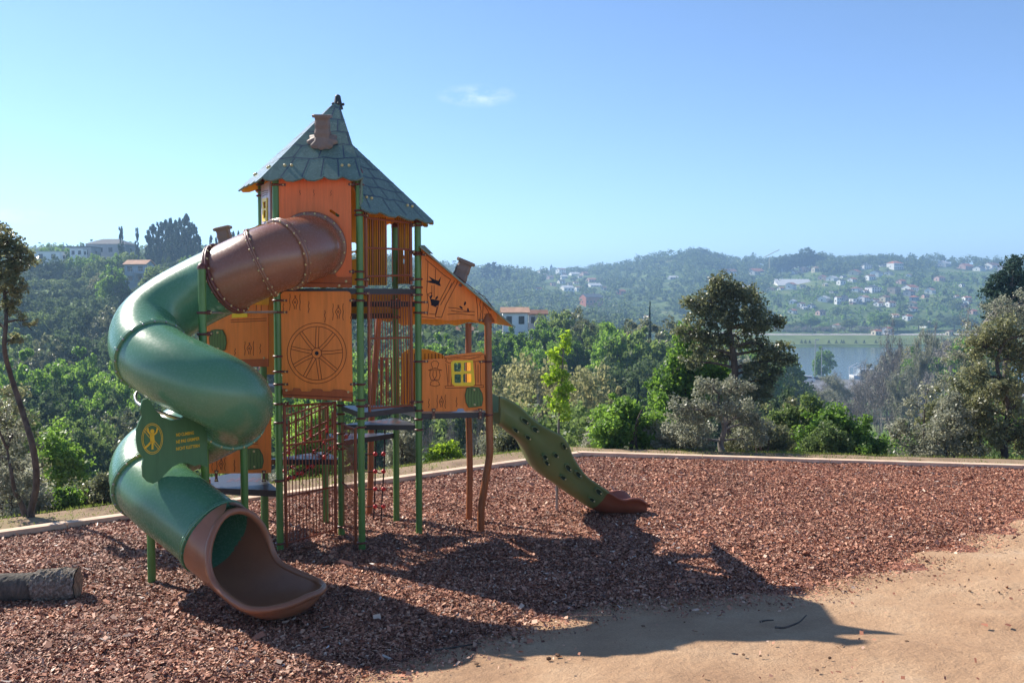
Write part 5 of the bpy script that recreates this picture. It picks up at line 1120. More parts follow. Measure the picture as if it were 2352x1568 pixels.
def get_proto(key, kind, seed, n, size, leafm, barkm):
    if key not in PROT:
        mb, V = proto(kind, seed, n, size)
        tm = bpy.data.meshes.new('trunk'); tm.from_pydata(mb.v, [], mb.f); tm.materials.append(barkm)
        o = npmesh('crown', V, 4, leafm); cm = o.data; bpy.data.objects.remove(o)
        PROT[key] = (tm, cm)
    return PROT[key]
def put_tree(name, X_, Y_, z, ht, wd, key, label, group, cat='tree', rz=0.0):
    tm, cm = PROT[key]; r = bpy.data.objects.new(name, None); C.objects.link(r); r.location = (X_, Y_, z); r.scale = (wd, wd, ht); r.rotation_euler = (0, 0, rz)
    tag(r, label, cat, group)
    t = bpy.data.objects.new('trunk', tm); C.objects.link(t); t.parent = r
    c = bpy.data.objects.new('crown', cm); C.objects.link(c); c.parent = r; return r
for i in range(3):
    get_proto('mid%d' % i, 'round', 200 + i, 15000, .0185, [L_MID, L_GREEN, L_DARK][i], BARK)
    get_proto('wide%d' % i, 'wide', 210 + i, 15000, .0185, [L_DARK, L_MID, L_OLIVE][i], BARK)
    get_proto('fresh%d' % i, 'round', 220 + i, 15000, .0185, [L_GREEN, L_GREEN, L_TAN][i], BARK)
get_proto('euca0', 'euca', 230, 5200, .02, L_EUC, BARKG); get_proto('euca1', 'euca', 231, 4200, .022, L_EUC, BARKG)
get_proto('con0', 'conifer', 240, 5000, .018, L_EUC, BARK)
get_proto('bare0', 'bare', 250, 6000, .0045, BARKP, BARKP); get_proto('bare1', 'bare', 251, 5000, .004, BARKG, BARKP); get_proto('bare2', 'bare', 252, 7000, .006, L_PALE, BARKP)
get_proto('tan0', 'round', 260, 12000, .016, L_TAN, BARKG); get_proto('tan1', 'wide', 261, 12000, .016, L_TAN, BARKG)
get_proto('pale0', 'round', 262, 12000, .018, L_PALE, BARKG)
rt = random.Random(99)
def qtree(x, ytop, Y, w_px, key, name, label, group=None, mh=1.5):
    X_ = place(x, Y); z = T(X_, Y); ht = max(mh, zq(ytop, Y) - z); wd = w_px / F * Y / .84
    if key[:3] in ('mid', 'wid', 'fre', 'tan', 'pal'): wd = max(wd, ht / (1.45 if key[:3] != 'wid' else 1.25))
    return put_tree(name, X_, Y, z, ht, wd, key, label, group, rz=rt.random() * 6.28)

EX_RECT = []    # keep-clear sight rectangles of the buildings: x0,x1,ytop,ybottom,distance
def clear(x, ytop, Y, w_px):
    for x0, x1, y0, y1, D in EX_RECT:
        if Y < D + 4 and x + w_px / 2 > x0 and x - w_px / 2 < x1 and ytop < y0 + (y1 - y0) * .55: return False
    return True
# ------------------------------------------------------------------ water and the far bank
wm_, wn, wb = newmat('river_water'); wb.inputs['Base Color'].default_value = (.08, .11, .12, 1); wb.inputs['Roughness'].default_value = .12; wb.inputs['Specular IOR Level'].default_value = .6
mp = wn.nodes.new('ShaderNodeMapping'); mp.inputs['Scale'].default_value = (.15, .6, 1); wn.links.new(geo(wn), mp.inputs[0]); bump(wn, wb, noise(wn, 1.0, 5, .6, mp.outputs[0]), .5, .25)
mb = MB(); mb.add([(20, 360, -32.5), (1100, 360, -32.5), (1100, 660, -32.5), (20, 660, -32.5)], [(0, 1, 2, 3)], False); tag(mb.build('river', wm_), kind='structure')
def strip(name, X0, X1, Ya, Yb, za, zb, mat, n=60):
    xs = np.linspace(X0, X1, n); XX, tt = np.meshgrid(xs, np.linspace(0, 1, 6)); YY_ = Ya + (Yb - Ya) * tt
    ZZ = np.maximum(terr(XX.ravel(), YY_.ravel()).reshape(XX.shape) + .25, -31.6); o = grid_mesh(name, XX, YY_, ZZ, mat); tag(o, kind='structure'); return o
ASPH = plain('asphalt', (.17, .17, .18), .85, .3, .25, .15); strip('car_park', 55, 190, 300, 383, 0, 0, ASPH)
PALEROAD = plain('pale_road', (.42, .40, .37), .85, .3, .15, .1); strip('river_road', 150, 460, 690, 697, 0, 0, PALEROAD)
MEAD = leaf_mat('meadow_grass', (.10, .15, .04), (.14, .19, .05), (.18, .21, .07), .0, .9)
strip('meadow', 130, 520, 640, 688, 0, 0, plain('meadow_green', (.13, .17, .06), .95, .1, .25, .06))
PAVE = plain('pale_path', (.34, .27, .19), .9, .2, .2, .4); strip('park_path', 88, 130, 247, 251, 0, 0, PAVE)

# ------------------------------------------------------------------ houses
WALLS = {'white': plain('white_render', (.86, .85, .82), .8, .3, .08, .4), 'cream': plain('cream_render', (.66, .58, .42), .8, .3, .08, .4), 'pink': plain('pink_render', (.62, .42, .36), .8, .3, .08, .4), 'grey': plain('grey_render', (.34, .35, .37), .8, .3, .1, .4), 'stone': plain('stone_wall', (.40, .33, .25), .9, .2, .2, .8), 'brick': plain('rust_brick', (.42, .16, .10), .9, .2, .15, .8), 'blue': plain('blue_grey_render', (.28, .34, .40), .8, .3, .1, .4)}
ROOFS = {'red': plain('red_roof_tile', (.42, .16, .09), .85, .2, .22, .8), 'orange': plain('orange_roof_tile', (.50, .30, .20), .85, .2, .2, .8), 'dark': plain('dark_slate', (.07, .075, .09), .7, .3, .2, .8), 'pale': plain('pale_sheet_roof', (.62, .62, .6), .6, .3, .1, .5), 'brown': plain('brown_roof_tile', (.24, .13, .09), .85, .2, .2, .8)}
WINM = plain('dark_window', (.03, .035, .045), .15, .6, .1, 3)
def house(p, wd, ht, dp, wall, roof, label, group=None, kind='gable', rz=0.0, storeys=1, name='house', cat='house', balcony=False):
    r = bpy.data.objects.new(name, None); C.objects.link(r); tag(r, label, cat, group); ORG[r.name] = V3(0, 0)
    rh = {'gable': .32, 'hip': .28, 'flat': .06}[kind] * (ht if kind == 'flat' else min(wd, dp) * .75); wh_ = ht - rh; x, y = wd / 2, dp / 2
    m = MB(); m.smooth = False; m.box((0, 0, wh_ / 2 - 4), (wd, dp, wh_ + 8))
    if kind == 'gable': m.add([(-x, -y, wh_), (-x, y, wh_), (-x, 0, ht)], [(0, 2, 1)], False); m.add([(x, -y, wh_), (x, y, wh_), (x, 0, ht)], [(0, 1, 2)], False)
    m.build('wall', WALLS[wall], r)
    m = MB(); o = .35; e = .12
    if kind == 'gable': 
        for s in (-1, 1):
            n_ = Vector((0, s * (ht - wh_), y)).normalized(); a = [Vector((-x - o, s * (y + o), wh_ - o * (ht - wh_) / y)), Vector((x + o, s * (y + o), wh_ - o * (ht - wh_) / y)), Vector((x + o, 0, ht)), Vector((-x - o, 0, ht))]
            m.plate([[q_ + n_ * .2 for q_ in a]], n_, .18)
    elif kind == 'hip':
        q_ = [(-x - o, -y - o, wh_), (x + o, -y - o, wh_), (x + o, y + o, wh_), (-x - o, y + o, wh_)]; k = max(0.2, x - y * .8)
        m.add(q_ + [(-k, 0, ht), (k, 0, ht)], [(0, 1, 5, 4), (1, 2, 5), (2, 3, 4, 5), (3, 0, 4), (3, 2, 1, 0)], False)
    else: m.box((0, 0, wh_ + rh / 2), (wd + o, dp + o, rh))
    rf = m.build('roof', ROOFS[roof], r)
    if kind != 'flat' and wd > 6: m = MB(); m.box((x * .4, y * .2, ht - .1), (.7, .7, 1.4)); m.build('chimney', WALLS[wall], rf)
    nw = max(2, int(wd / 3.2)); sh = wh_ / storeys
    for s in range(storeys):
        for i in range(nw):
            m = MB(); cx = -x + wd * (i + .5) / nw; hh = min(1.5, sh * .5); m.box((cx, -y - .02, sh * (s + .52)), (min(1.3, wd / nw * .45), .08, hh)); m.build('window', WINM, r)
    for s_ in (-1, 1):
        m = MB(); m.box((s_ * (x + .02), 0, wh_ * .5), (.08, 1.2, min(1.4, wh_ * .4))); m.build('window', WINM, r)
    if balcony:
        m = MB(); m.box((x * .9, -y - 1.3, sh * 1.0), (wd * .8, 2.6, .2)); bl = m.build('balcony', WALLS['grey'], r)
        m = MB()
        for k in range(9): m.box((x * .9 - wd * .39 + k * wd * .78 / 8, -y - 2.55, sh + .55), (.05, .05, 1))
        m.box((x * .9, -y - 2.55, sh + 1.05), (wd * .8, .06, .06)); m.build('railing', STEEL, bl)
        for k in (0.55, 1.25): m = MB(); m.box((x * k, -y - 2.4, sh * .5 - .1), (.25, .25, sh - .1)); m.build('pillar', WALLS['grey'], r)
    r.location = p; r.rotation_euler = (0, 0, rz); return r
def qhouse(x0, x1, y0, y1, D, wall, roof, label, group=None, kind='gable', rz=0.0, storeys=1, dpf=.7, **k):
    xc = (x0 + x1) / 2; k_ = .09 * (x1 - x0) if D is None else 0; x0 -= k_; x1 += k_; y0 -= .08 * (y1 - y0) if D is None else 0
    if D is None: p = hit_terrain(xc, y1, 380); D = p.y
    X_ = place(xc, D); zb = zq(y1, D); wd = (x1 - x0) / F * D; ht = zq(y0, D) - zb
    EX_RECT.append((x0, x1, y0, y1 - (y1 - y0) * .25, D)); wd2 = wd / (abs(math.cos(rz)) + dpf * abs(math.sin(rz)))
    return house((X_, D + wd2 * dpf / 2, zb), wd2, ht, wd2 * dpf, wall, roof, label, group, kind, rz, storeys, **k)
# near hillside houses on the left
qhouse(288, 345, 598, 650, 215, 'blue', 'orange', 'blue grey hillside house with a pale orange roof and balcony, left of the tube slide', kind='gable', storeys=2, rz=-.15, balcony=True)
qhouse(202, 292, 547, 588, 312, 'grey', 'dark', 'large grey house under a broad dark roof on the left hilltop', kind='hip', storeys=1)
qhouse(140, 214, 566, 592, 300, 'grey', 'dark', 'low dark flat roofed building left of the broad dark roof on the left hilltop', kind='flat')
qhouse(84, 142, 577, 600, 285, 'white', 'pale', 'white low building at the far left of the hilltop', kind='flat')
qhouse(165, 195, 570, 590, 288, 'white', 'pale', 'small white block beside the low dark building on the left hilltop', kind='flat')
# valley house right of the tower
qhouse(1153, 1212, 708, 790, 152, 'white', 'orange', 'white two storey house with weathered orange tiles in the valley, partly behind the annex roof', kind='gable', storeys=2, rz=.05)
qhouse(1214, 1254, 714, 780, 158, 'grey', 'brown', 'grey house with brown roof adjoining the white valley house on its right', kind='gable', storeys=2)
qhouse(1050, 1120, 752, 800, 160, 'grey', 'brown', 'low grey house with a brown roof seen below the annex roof', kind='gable', storeys=1, dpf=.4)
# far village
VG = 'houses on the far hillside'
def z6(v): return [((1860 + v[0] / 5.345) / 1.0884), ((1860 + v[1] / 5.345) / 1.0884), ((620 + v[2] / 5.345) / 1.0884), ((620 + v[3] / 5.345) / 1.0884)]
vil = [(430, 610, 230, 320, 'grey', 'pale', 'flat', 3, 'long grey flat roofed block below the hilltop wood on the right'), (612, 780, 220, 262, 'white', 'pale', 'flat', 1, 'white flat roofed block right of the long grey one'), (770, 935, 197, 250, 'white', 'pale', 'flat', 2, 'white windowed block nearest the hilltop wood'),
 (60, 260, 275, 330, 'pink', 'red', 'gable', 1, 'pink low house left of the yellow crane'), (640, 725, 308, 345, 'white', 'orange', 'gable', 1, None), (745, 870, 262, 325, 'pink', 'orange', 'gable', 1, None), (900, 990, 255, 325, 'cream', 'orange', 'gable', 1, None),
 (435, 890, 420, 500, 'white', 'pale', 'gable', 1, 'long white warehouse on the far hillside'), (562, 700, 468, 555, 'white', 'red', 'gable', 2, None), (990, 1100, 368, 432, 'pink', 'red', 'gable', 1, None), (1105, 1265, 378, 440, 'white', 'pale', 'gable', 2, None),
 (1245, 1345, 425, 495, 'white', 'dark', 'gable', 1, None), (1385, 1510, 400, 455, 'white', 'red', 'gable', 1, None), (1280, 1365, 368, 398, 'white', 'dark', 'gable', 1, None), (1548, 1700, 212, 288, 'white', 'dark', 'hip', 2, None),
 (1800, 1930, 215, 248, 'white', 'dark', 'hip', 1, None), (1930, 2112, 183, 290, 'white', 'red', 'hip', 2, 'largest far house, white with a red hipped roof near the top of the slope'), (1400, 1570, 292, 362, 'cream', 'red', 'gable', 1, 'cream house with a red gable roof high on the far slope'), (1690, 1860, 305, 382, 'white', 'dark', 'gable', 2, None), (1875, 1990, 312, 362, 'white', 'dark', 'hip', 1, None),
 (1428, 1585, 520, 582, 'white', 'brown', 'hip', 1, None), (1645, 1830, 505, 592, 'white', 'dark', 'hip', 2, None), (1570, 1650, 560, 602, 'white', 'brown', 'gable', 1, None), (1930, 2092, 528, 612, 'stone', 'brown', 'flat', 1, 'old stone building with a flat top on the far slope'), (2140, 2290, 560, 645, 'grey', 'brown', 'gable', 2, None),
 (2215, 2345, 640, 712, 'blue', 'red', 'hip', 1, 'blue grey house with a bright red roof at the right of the far village'), (1275, 1400, 640, 712, 'grey', 'dark', 'gable', 2, None), (1420, 1530, 678, 722, 'white', 'dark', 'flat', 1, None), (1535, 1680, 640, 718, 'white', 'orange', 'gable', 2, 'white house with an orange roof in the lowest row of the far village'),
 (1680, 1812, 675, 714, 'white', 'brown', 'gable', 1, None), (1820, 1960, 640, 722, 'cream', 'brown', 'gable', 2, None), (1900, 2022, 715, 788, 'white', 'brown', 'gable', 2, None), (1745, 1862, 720, 778, 'white', 'brown', 'gable', 1, None), (1215, 1290, 652, 752, 'white', 'brown', 'gable', 2, None), (995, 1160, 648, 722, 'white', 'pale', 'gable', 1, 'white house with a large bright sheet roof at the left of the lowest row'),
 (298, 415, 532, 572, 'cream', 'brown', 'gable', 1, None), (1210, 1385, 1008, 1062, 'white', 'brown', 'hip', 2, 'white house at the foot of the far slope by the river road'), (1150, 1250, 575, 602, 'grey', 'brown', 'flat', 1, None), (1510, 1630, 725, 752, 'grey', 'brown', 'flat', 1, None)]
rv = random.Random(4)
for a, b2, c, d, wl, rf, kd, st, lb_ in vil:
    x0, x1, y0, y1 = z6((a, b2, c, d))
    qhouse(x0, x1, y0, y1, None, wl, rf, lb_ or ('%s far hillside house with a %s roof' % (wl if wl != 'stone' else 'stone', {'red': 'red tiled', 'orange': 'orange tiled', 'dark': 'dark', 'pale': 'pale', 'brown': 'brown'}[rf])), (VG if lb_ else VG + ', %s with %s roofs' % (wl, rf)), kd, rv.uniform(.35, .95) if st < 3 and b2 - a < 260 else .12, st)
for (x0, x1, y0, y1, wl, rf) in ((2075, 2110, 655, 668, 'white', 'red'), (2125, 2150, 663, 676, 'white', 'orange'), (2150, 2185, 600, 612, 'white', 'pale'), (2200, 2235, 606, 618, 'pink', 'red'), (2260, 2300, 604, 618, 'white', 'brown'), (2236, 2262, 612, 622, 'white', 'dark'), (2290, 2330, 612, 625, 'grey', 'brown'), (2120, 2150, 740, 752, 'white', 'brown'), (2175, 2190, 760, 772, 'cream', 'brown'), (1720, 1745, 620, 632, 'white', 'red'), (1655, 1690, 618, 626, 'white', 'brown'), (1705, 1735, 655, 664, 'white', 'dark'), (2030, 2052, 752, 768, 'white', 'red'), (2005, 2025, 758, 770, 'cream', 'red')):
    qhouse(x0, x1, y0, y1, None, wl, rf, '%s far hillside house with a %s roof' % (wl, {'red': 'red tiled', 'orange': 'orange tiled', 'dark': 'dark', 'pale': 'pale', 'brown': 'brown'}[rf]), VG + ', %s with %s roofs' % (wl, rf), 'gable', rv.uniform(.3, .9), 1)
def zc_(v): return [(1160 + v[0] / 3.675) / 1.0884, (1160 + v[1] / 3.675) / 1.0884, (600 + v[2] / 3.675) / 1.0884, (600 + v[3] / 3.675) / 1.0884]
for a, b2, c, d, wl, rf, kd, lb_ in ((885, 1005, 422, 472, 'white', 'pale', 'gable', 'white house with a bright roof in the far central village'), (1130, 1258, 398, 428, 'white', 'pale', 'gable', 'long pale roofed shed right of the bright house in the far central village'), (1080, 1262, 503, 612, 'brick', 'dark', 'gable', 'rust red mansion with a steep dark roof on the far central slope'), (1405, 1482, 458, 502, 'brick', 'red', 'gable', 'small red roofed house right of the rust red mansion'),
    (680, 780, 278, 302, 'white', 'brown', 'gable', None), (700, 760, 312, 340, 'white', 'brown', 'gable', None), (970, 1060, 298, 325, 'white', 'pale', 'gable', None), (1070, 1150, 295, 325, 'pink', 'brown', 'gable', None), (1130, 1212, 352, 388, 'pink', 'red', 'gable', None), (862, 925, 368, 402, 'white', 'dark', 'gable', None), (760, 830, 330, 360, 'pink', 'brown', 'gable', None), (1020, 1080, 430, 475, 'white', 'brown', 'gable', None), (1640, 1700, 698, 742, 'white', 'orange', 'gable', None), (1260, 1320, 430, 460, 'grey', 'brown', 'gable', None), (640, 700, 330, 350, 'pink', 'brown', 'gable', None), (1880, 1960, 332, 362, 'blue', 'pale', 'gable', None)):
    qhouse(*zc_((a, b2, c, d)), None, wl, rf, lb_ or '%s house with a %s roof in the far central village' % (wl, rf), ('houses of the far central village' if lb_ else 'houses of the far central village, %s with %s roofs' % (wl, rf)), kd, rv.uniform(.25, .8), 1)
rx = random.Random(21); nx_ = 0
while nx_ < 34:
    if nx_ < 26: x = rx.uniform(1790, 2240); y = rx.uniform(632, 742)
    else: x = rx.uniform(1225, 1345); y = rx.uniform(622, 668)
    w_ = rx.uniform(10, 22); h_ = w_ * rx.uniform(.42, .62)
    if any(x - w_ / 2 < b2 and x + w_ / 2 > a2 and y - h_ < d2 and y > c2 for a2, b2, c2, d2, _ in EX_RECT): continue
    wl = rx.choice(['white', 'white', 'white', 'cream', 'pink']); rf = rx.choice(['red', 'orange', 'brown', 'dark', 'pale']); nx_ += 1; cen = x < 1500
    qhouse(x - w_ / 2, x + w_ / 2, y - h_, y, None, wl, rf, ('%s house with a %s roof in the far central village' % (wl, rf)) if cen else '%s far hillside house with a %s roof' % (wl, {'red': 'red tiled', 'orange': 'orange tiled', 'dark': 'dark', 'pale': 'pale', 'brown': 'brown'}[rf]), ('houses of the far central village, %s with %s roofs' if cen else VG + ', %s with %s roofs') % (wl, rf), 'gable', rx.uniform(.2, .9), 1)
# church tower on the skyline
x0, x1, y0, y1 = zc_((786, 815, 222, 300)); p = hit_terrain((x0 + x1) / 2, y1, 600); D = p.y; wd = (x1 - x0) / F * D; h = (y1 - y0) / F * D; X_ = place((x0 + x1) / 2, D); zb = zq(y1, D)
r = thing('church', (X_, D, zb), 'far church tower with a pointed spire on the central skyline', 'church')
m = MB(); m.box((X_, D, zb + h * .25 - 1), (wd, wd, h * .5 + 2)); m.build('tower', WALLS['grey'], r)
m = MB(); m.box((X_, D, zb + h * .56), (wd * .8, wd * .8, h * .12)); m.build('belfry', WALLS['grey'], r)
m = MB(); q = zb + h * .62; a = wd * .45; m.add([(X_ - a, D - a, q), (X_ + a, D - a, q), (X_ + a, D + a, q), (X_ - a, D + a, q), (X_, D, zb + h)], [(0, 1, 4), (1, 2, 4), (2, 3, 4), (3, 0, 4)], False); m.build('spire', ROOFS['dark'], r)
# crane, masts and lamps
def mast(x, ytop, ybot, D, rr, label, name='mast', cat='mast', jib=False):
    X_ = place(x, D); z0 = zq(ybot, D); z1 = zq(ytop, D); r = thing(name, (X_, D, z0), label, cat); m = MB(); m.sweep([V3(X_, D, z0 - 2), V3(X_, D, z1)], rr, 6); m.build('pole', plain(name + '_paint', (.5, .42, .2) if jib else (.35, .36, .38), .5), r)
    if jib: m = MB(); m.sweep([V3(X_ - 8, D, z1 - 1.0), V3(X_ + 12, D, z1 + 9)], .5, 6); m.build('jib', MATS[name + '_paint'], r)
    else: m = MB(); m.box((X_ + rr * 4, D, z1), (rr * 10, rr * 4, rr * 3)); m.build('lamp_head' if name == 'street_lamp' else 'antenna', STEEL, r)
mast(1765, 590, 624, 1180, .7, 'yellow crane beside the hilltop wood on the right', 'crane', 'crane', True)
mast(1041, 600, 622, 900, .35, 'thin mast rising left of the annex chimney'); mast(530, 535, 560, 330, .12, 'thin mast behind the left annex chimney')
mast(1873, 780, 852, 392, .16, 'tall thin lamp post at the car park by the river', 'street_lamp', 'street lamp'); mast(1888, 800, 856, 388, .14, 'shorter lamp post right of the tall one at the car park', 'street_lamp', 'street lamp')
# vehicles in the car park
CARW = plain('white_car_paint', (.75, .75, .75), .25, .5, .03, 1, coat=.5); CARD = plain('dark_car_paint', (.05, .055, .065), .25, .5, .05, 1, coat=.5); CARS = plain('silver_car_paint', (.4, .41, .43), .25, .5, .05, 1, coat=.5); TYRE = plain('tyre_rubber', (.02, .02, .02), .8)
def car(p, mat, label, van=False, rz=0.0, group=None):
    r = bpy.data.objects.new('parked_van' if van else 'parked_car', None); C.objects.link(r); ORG[r.name] = V3(0, 0); tag(r, label, 'van' if van else 'car', group)
    L, Wd, Hh = (6.0, 2.0, 2.5) if van else (4.3, 1.75, 1.45)
    prof = [(-L / 2, .35), (-L / 2, Hh * .95), (-L / 2 + .15, Hh), (L * .28, Hh), (L * .38, Hh * .6), (L * .5, Hh * .45), (L / 2, .35)] if van else [(-L / 2, .3), (-L / 2, .85), (-L * .42, .95), (-L * .3, Hh), (L * .08, Hh), (L * .24, .92), (L * .48, .78), (L / 2, .3)]
    m = MB(); y = Wd / 2; m.plate([[(a, -y, b) for a, b in prof]], (0, -1, 0), Wd); m.build('body', mat, r)
    m = MB(); gl = [(-L * .42, Hh * .58), (-L * .42, Hh * .88), (L * .25, Hh * .88), (L * .34, Hh * .62)] if van else [(-L * .36, .95), (-L * .28, Hh * .94), (L * .07, Hh * .94), (L * .2, .95)]
    for s in (-1, 1): m.plate([[(a, s * (y + .006), b) for a, b in gl]], (0, s, 0), .004)
    m.build('window', WINM, r)
    for a in (-L * .32, L * .32):
        for s in (-1, 1): m = MB(); m.disc((a, s * (y - .05), .33), (0, 1, 0), .33, .24, 16); m.build('wheel', TYRE, r)
    r.location = p; r.rotation_euler = (0, 0, rz); return r
def carq(x, D, *a, **k): X_ = place(x, D); return car((X_, D, max(T(X_, D) + .27, -31.55)), *a, **k)
carq(1856, 372, CARW, 'white van parked by the river at the car park', van=True, rz=-.4)
carq(1812, 366, CARS, 'silver car left of the white van', rz=.1); carq(1828, 330, CARD, 'dark car in front of the white van in the car park', rz=1.2); carq(1866, 312, CARW, 'white car nearest in the car park', rz=.9); carq(1878, 378, CARD, 'dark car right of the white van', rz=-.2)
carq(1760, 372, CARW, 'white car at the left end of the car park', rz=.3)
# moored pavilion with a white steel frame
D = 402; X_ = place(1984, D); r = thing('floating_pavilion', (X_, D, -32.4), 'white steel framed pavilion with glass walls at the river edge', 'pavilion')
m = MB(); m.box((X_, D, -31.9), (10, 6, 1.1)); m.build('hull', CARW, r); m = MB(); m.box((X_ + 1.2, D, -30.1), (6.5, 5, 2.5)); m.build('cabin', WALLS['blue'], r)
for xx in (-.9, .9, 2.7): m = MB(); m.box((X_ + xx, D - 2.56, -30.0), (1.5, .1, 1.7)); m.build('window', WINM, r)
m = MB()
for xx in (-5, -2.4, 1.5, 5):
    for yy in (-2.8, 2.8): m.sweep([V3(X_ + xx, D + yy, -31.4), V3(X_ + xx, D + yy, -28.2)], .12, 6)
for yy in (-2.8, 2.8): m.sweep([V3(X_ - 5, D + yy, -28.2), V3(X_ - 1.5, D + yy, -26.4), V3(X_ + 5, D + yy, -28.2)], .13, 6); m.sweep([V3(X_ - 5, D + yy, -28.2), V3(X_ + 5, D + yy, -28.2)], .1, 6)
m.build('frame', CARW, r)
# park fence and small drum
X_ = place(2045, 262); zf_ = T(X_, 262); r = thing('wooden_fence', (X_, 262, zf_), 'low wooden post and rail fence along the park path by the bare trees', 'fence')
for k in range(12): m = MB(); xx = X_ - 11 + k * 2; m.sweep([V3(xx, 262 + .5 * math.sin(k), T(xx, 262) - .2), V3(xx, 262 + .5 * math.sin(k), T(xx, 262) + 1.3)], .1, 6); m.build('post', BARKG, r)
m = MB()
for h in (.6, 1.15): m.sweep([V3(X_ - 11 + k * 2, 262 + .5 * math.sin(k) - .1, T(X_ - 11 + k * 2, 262) + h) for k in range(12)], .07, 6)
m.build('rail', BARKG, r)
X_ = place(2080, 150); zf_ = zq(997, 150); r = thing('water_tank', (X_, 150, zf_), 'round white and blue tank standing among the bushes on the right', 'tank')
m = MB(); m.sweep([V3(X_ - .35, 150, zf_ - 2), V3(X_ - .35, 150, zf_ + .9), V3(X_ - .35, 150, zf_ + 1.1)], [.6, .6, .3], 16); m.build('tank_body', CARW, r); m = MB(); m.sweep([V3(X_ + .5, 150, zf_ - 2), V3(X_ + .5, 150, zf_ + .7), V3(X_ + .5, 150, zf_ + .8)], [.45, .45, .3], 14); m.build('drum', plain('blue_plastic', (.03, .1, .35), .4), r)
# leaning stake beyond the kerb
P = W(531, 1205, 15.2); r = thing('wooden_stake', (P.x, P.y, T(P.x, P.y)), 'thin pale wooden stakes leaning behind the kerb, seen under the left deck', 'stake'); m = MB(); m.sweep([W(531, 1200, 15.2), W(535, 1100, 15.2)], .022, 7); m.sweep([W(500, 1178, 15.2), W(536, 1160, 15.2)], .03, 7); m.build('pole', BARKP, r)

# ------------------------------------------------------------------ trees of the valley and the hills
def row(x0, x1, n, yf, Ya, Yb, wpx, keys, name, label, group, jit=14, cat='tree'):
    for i in range(n):
        x = x0 + (x1 - x0) * (i + rt.random() * .8) / n; Y = rt.uniform(Ya, Yb); y = yf(x) + rt.uniform(-jit, jit); wpx_ = wpx * rt.uniform(.75, 1.3)
        if clear(x, y, Y, wpx_ * .8): qtree(x, y, Y, wpx_, keys[rt.randrange(len(keys))], name, label, group)
lin = lambda *p: (lambda x: float(np.interp(x, [a for a, b in p], [b for a, b in p])))
row(-80, 640, 9, lin((-80, 960), (150, 945), (330, 950), (640, 1000)), 48, 62, 135, ['mid0', 'mid1', 'wide2', 'pale0'], 'valley_tree', 'rounded olive green tree low in the valley on the left', 'rounded valley trees on the left')
row(-120, 660, 13, lin((-120, 830), (0, 840), (70, 815), (140, 775), (200, 840), (280, 830), (330, 860), (660, 880)), 78, 98, 130, ['fresh0', 'fresh1', 'mid1', 'fresh0'], 'broadleaf_tree', 'fresh light green broadleaf tree in the left valley', 'light green trees in the left valley', 10)
row(-120, 660, 14, lin((-120, 860), (0, 880), (330, 900), (660, 930)), 66, 78, 120, ['mid0', 'mid1', 'mid2'], 'broadleaf_tree', 'mid green broadleaf tree in front of the light green ones in the left valley', 'mid green trees in the left valley', 10)
row(-120, 660, 12, lin((-120, 750), (210, 765), (660, 790)), 118, 140, 110, ['wide0', 'mid2', 'wide1', 'wide2'], 'dark_tree', 'dark tree at the foot of the left hillside', 'dark trees at the foot of the left hillside')
HG = 'trees covering the left hillside'; HL = 'dense dark green tree on the left hillside below the hilltop houses'
for Ya, Yb, y0, n, wp in ((160, 172, 705, 22, 62), (182, 196, 680, 24, 56), (205, 218, 655, 26, 50), (228, 242, 632, 28, 46), (250, 265, 612, 28, 42), (278, 292, 594, 28, 38)):
    row(-160, 720, n, lambda x, y0=y0: y0 + (8 * math.sin(x * .02)) + max(0, x - 450) * .08 - (8 if x < 60 else 0), Ya, Yb, wp, ['wide0', 'mid2', 'wide1', 'mid0', 'wide2', 'wide0'], 'hillside_tree', HL, HG, 9)
row(-200, 720, 20, lin((-200, 575), (0, 553), (60, 580), (130, 580), (200, 572), (300, 570), (340, 562), (480, 560), (560, 556), (720, 590)), 312, 335, 34, ['wide0', 'mid2', 'wide1'], 'hilltop_tree', 'dark rounded tree on the left skyline', 'rounded trees on the left skyline', 5)
for x, y, w_ in ((283, 517, 24), (320, 520, 19)): qtree(x, y, 300, w_ * 1.5, 'euca0', 'eucalyptus', 'lone slim eucalyptus on the left skyline, %s of the pair' % ('left' if x < 300 else 'right'), 'lone eucalyptus pair')
for i, (x, y) in enumerate(((345, 525), (357, 512), (372, 500), (385, 505), (396, 494), (408, 500), (420, 497), (432, 488), (441, 500), (450, 515), (366, 530), (401, 520), (426, 520), (458, 535), (350, 545), (388, 525), (412, 512), (440, 525))): qtree(x, y + (i % 3) * 3, 296 + (i * 7) % 22, 52, 'euca%d' % (i % 2), 'eucalyptus', 'tall eucalyptus in the dense cluster on the left skyline', 'eucalyptus cluster on the left skyline')
for x, y in ((488, 540), (500, 545), (512, 550), (540, 531), (551, 530), (560, 540), (575, 545)): qtree(x, y, 320, 26, 'euca1', 'eucalyptus', 'small eucalyptus behind the left annex chimney on the skyline', 'small eucalyptus on the skyline behind the annex')
for x, y in ((62, 584), (84, 588), (104, 590), (128, 586), (150, 590), (172, 585), (196, 588), (220, 580), (246, 584), (268, 578), (300, 572), (360, 600), (395, 590), (430, 585), (275, 625), (262, 605), (365, 625)): qtree(x, y, 262 if y < 600 else 205, 40, 'mid%d' % (x % 3), 'hillside_tree', 'bushy tree just below the buildings on the left hilltop', 'trees just below the left hilltop buildings')
for x, y in ((118, 560), (150, 562)): qtree(x, y, 290, 24, 'fresh0', 'garden_tree', 'small garden tree among the low hilltop buildings', 'garden trees of the left hilltop')
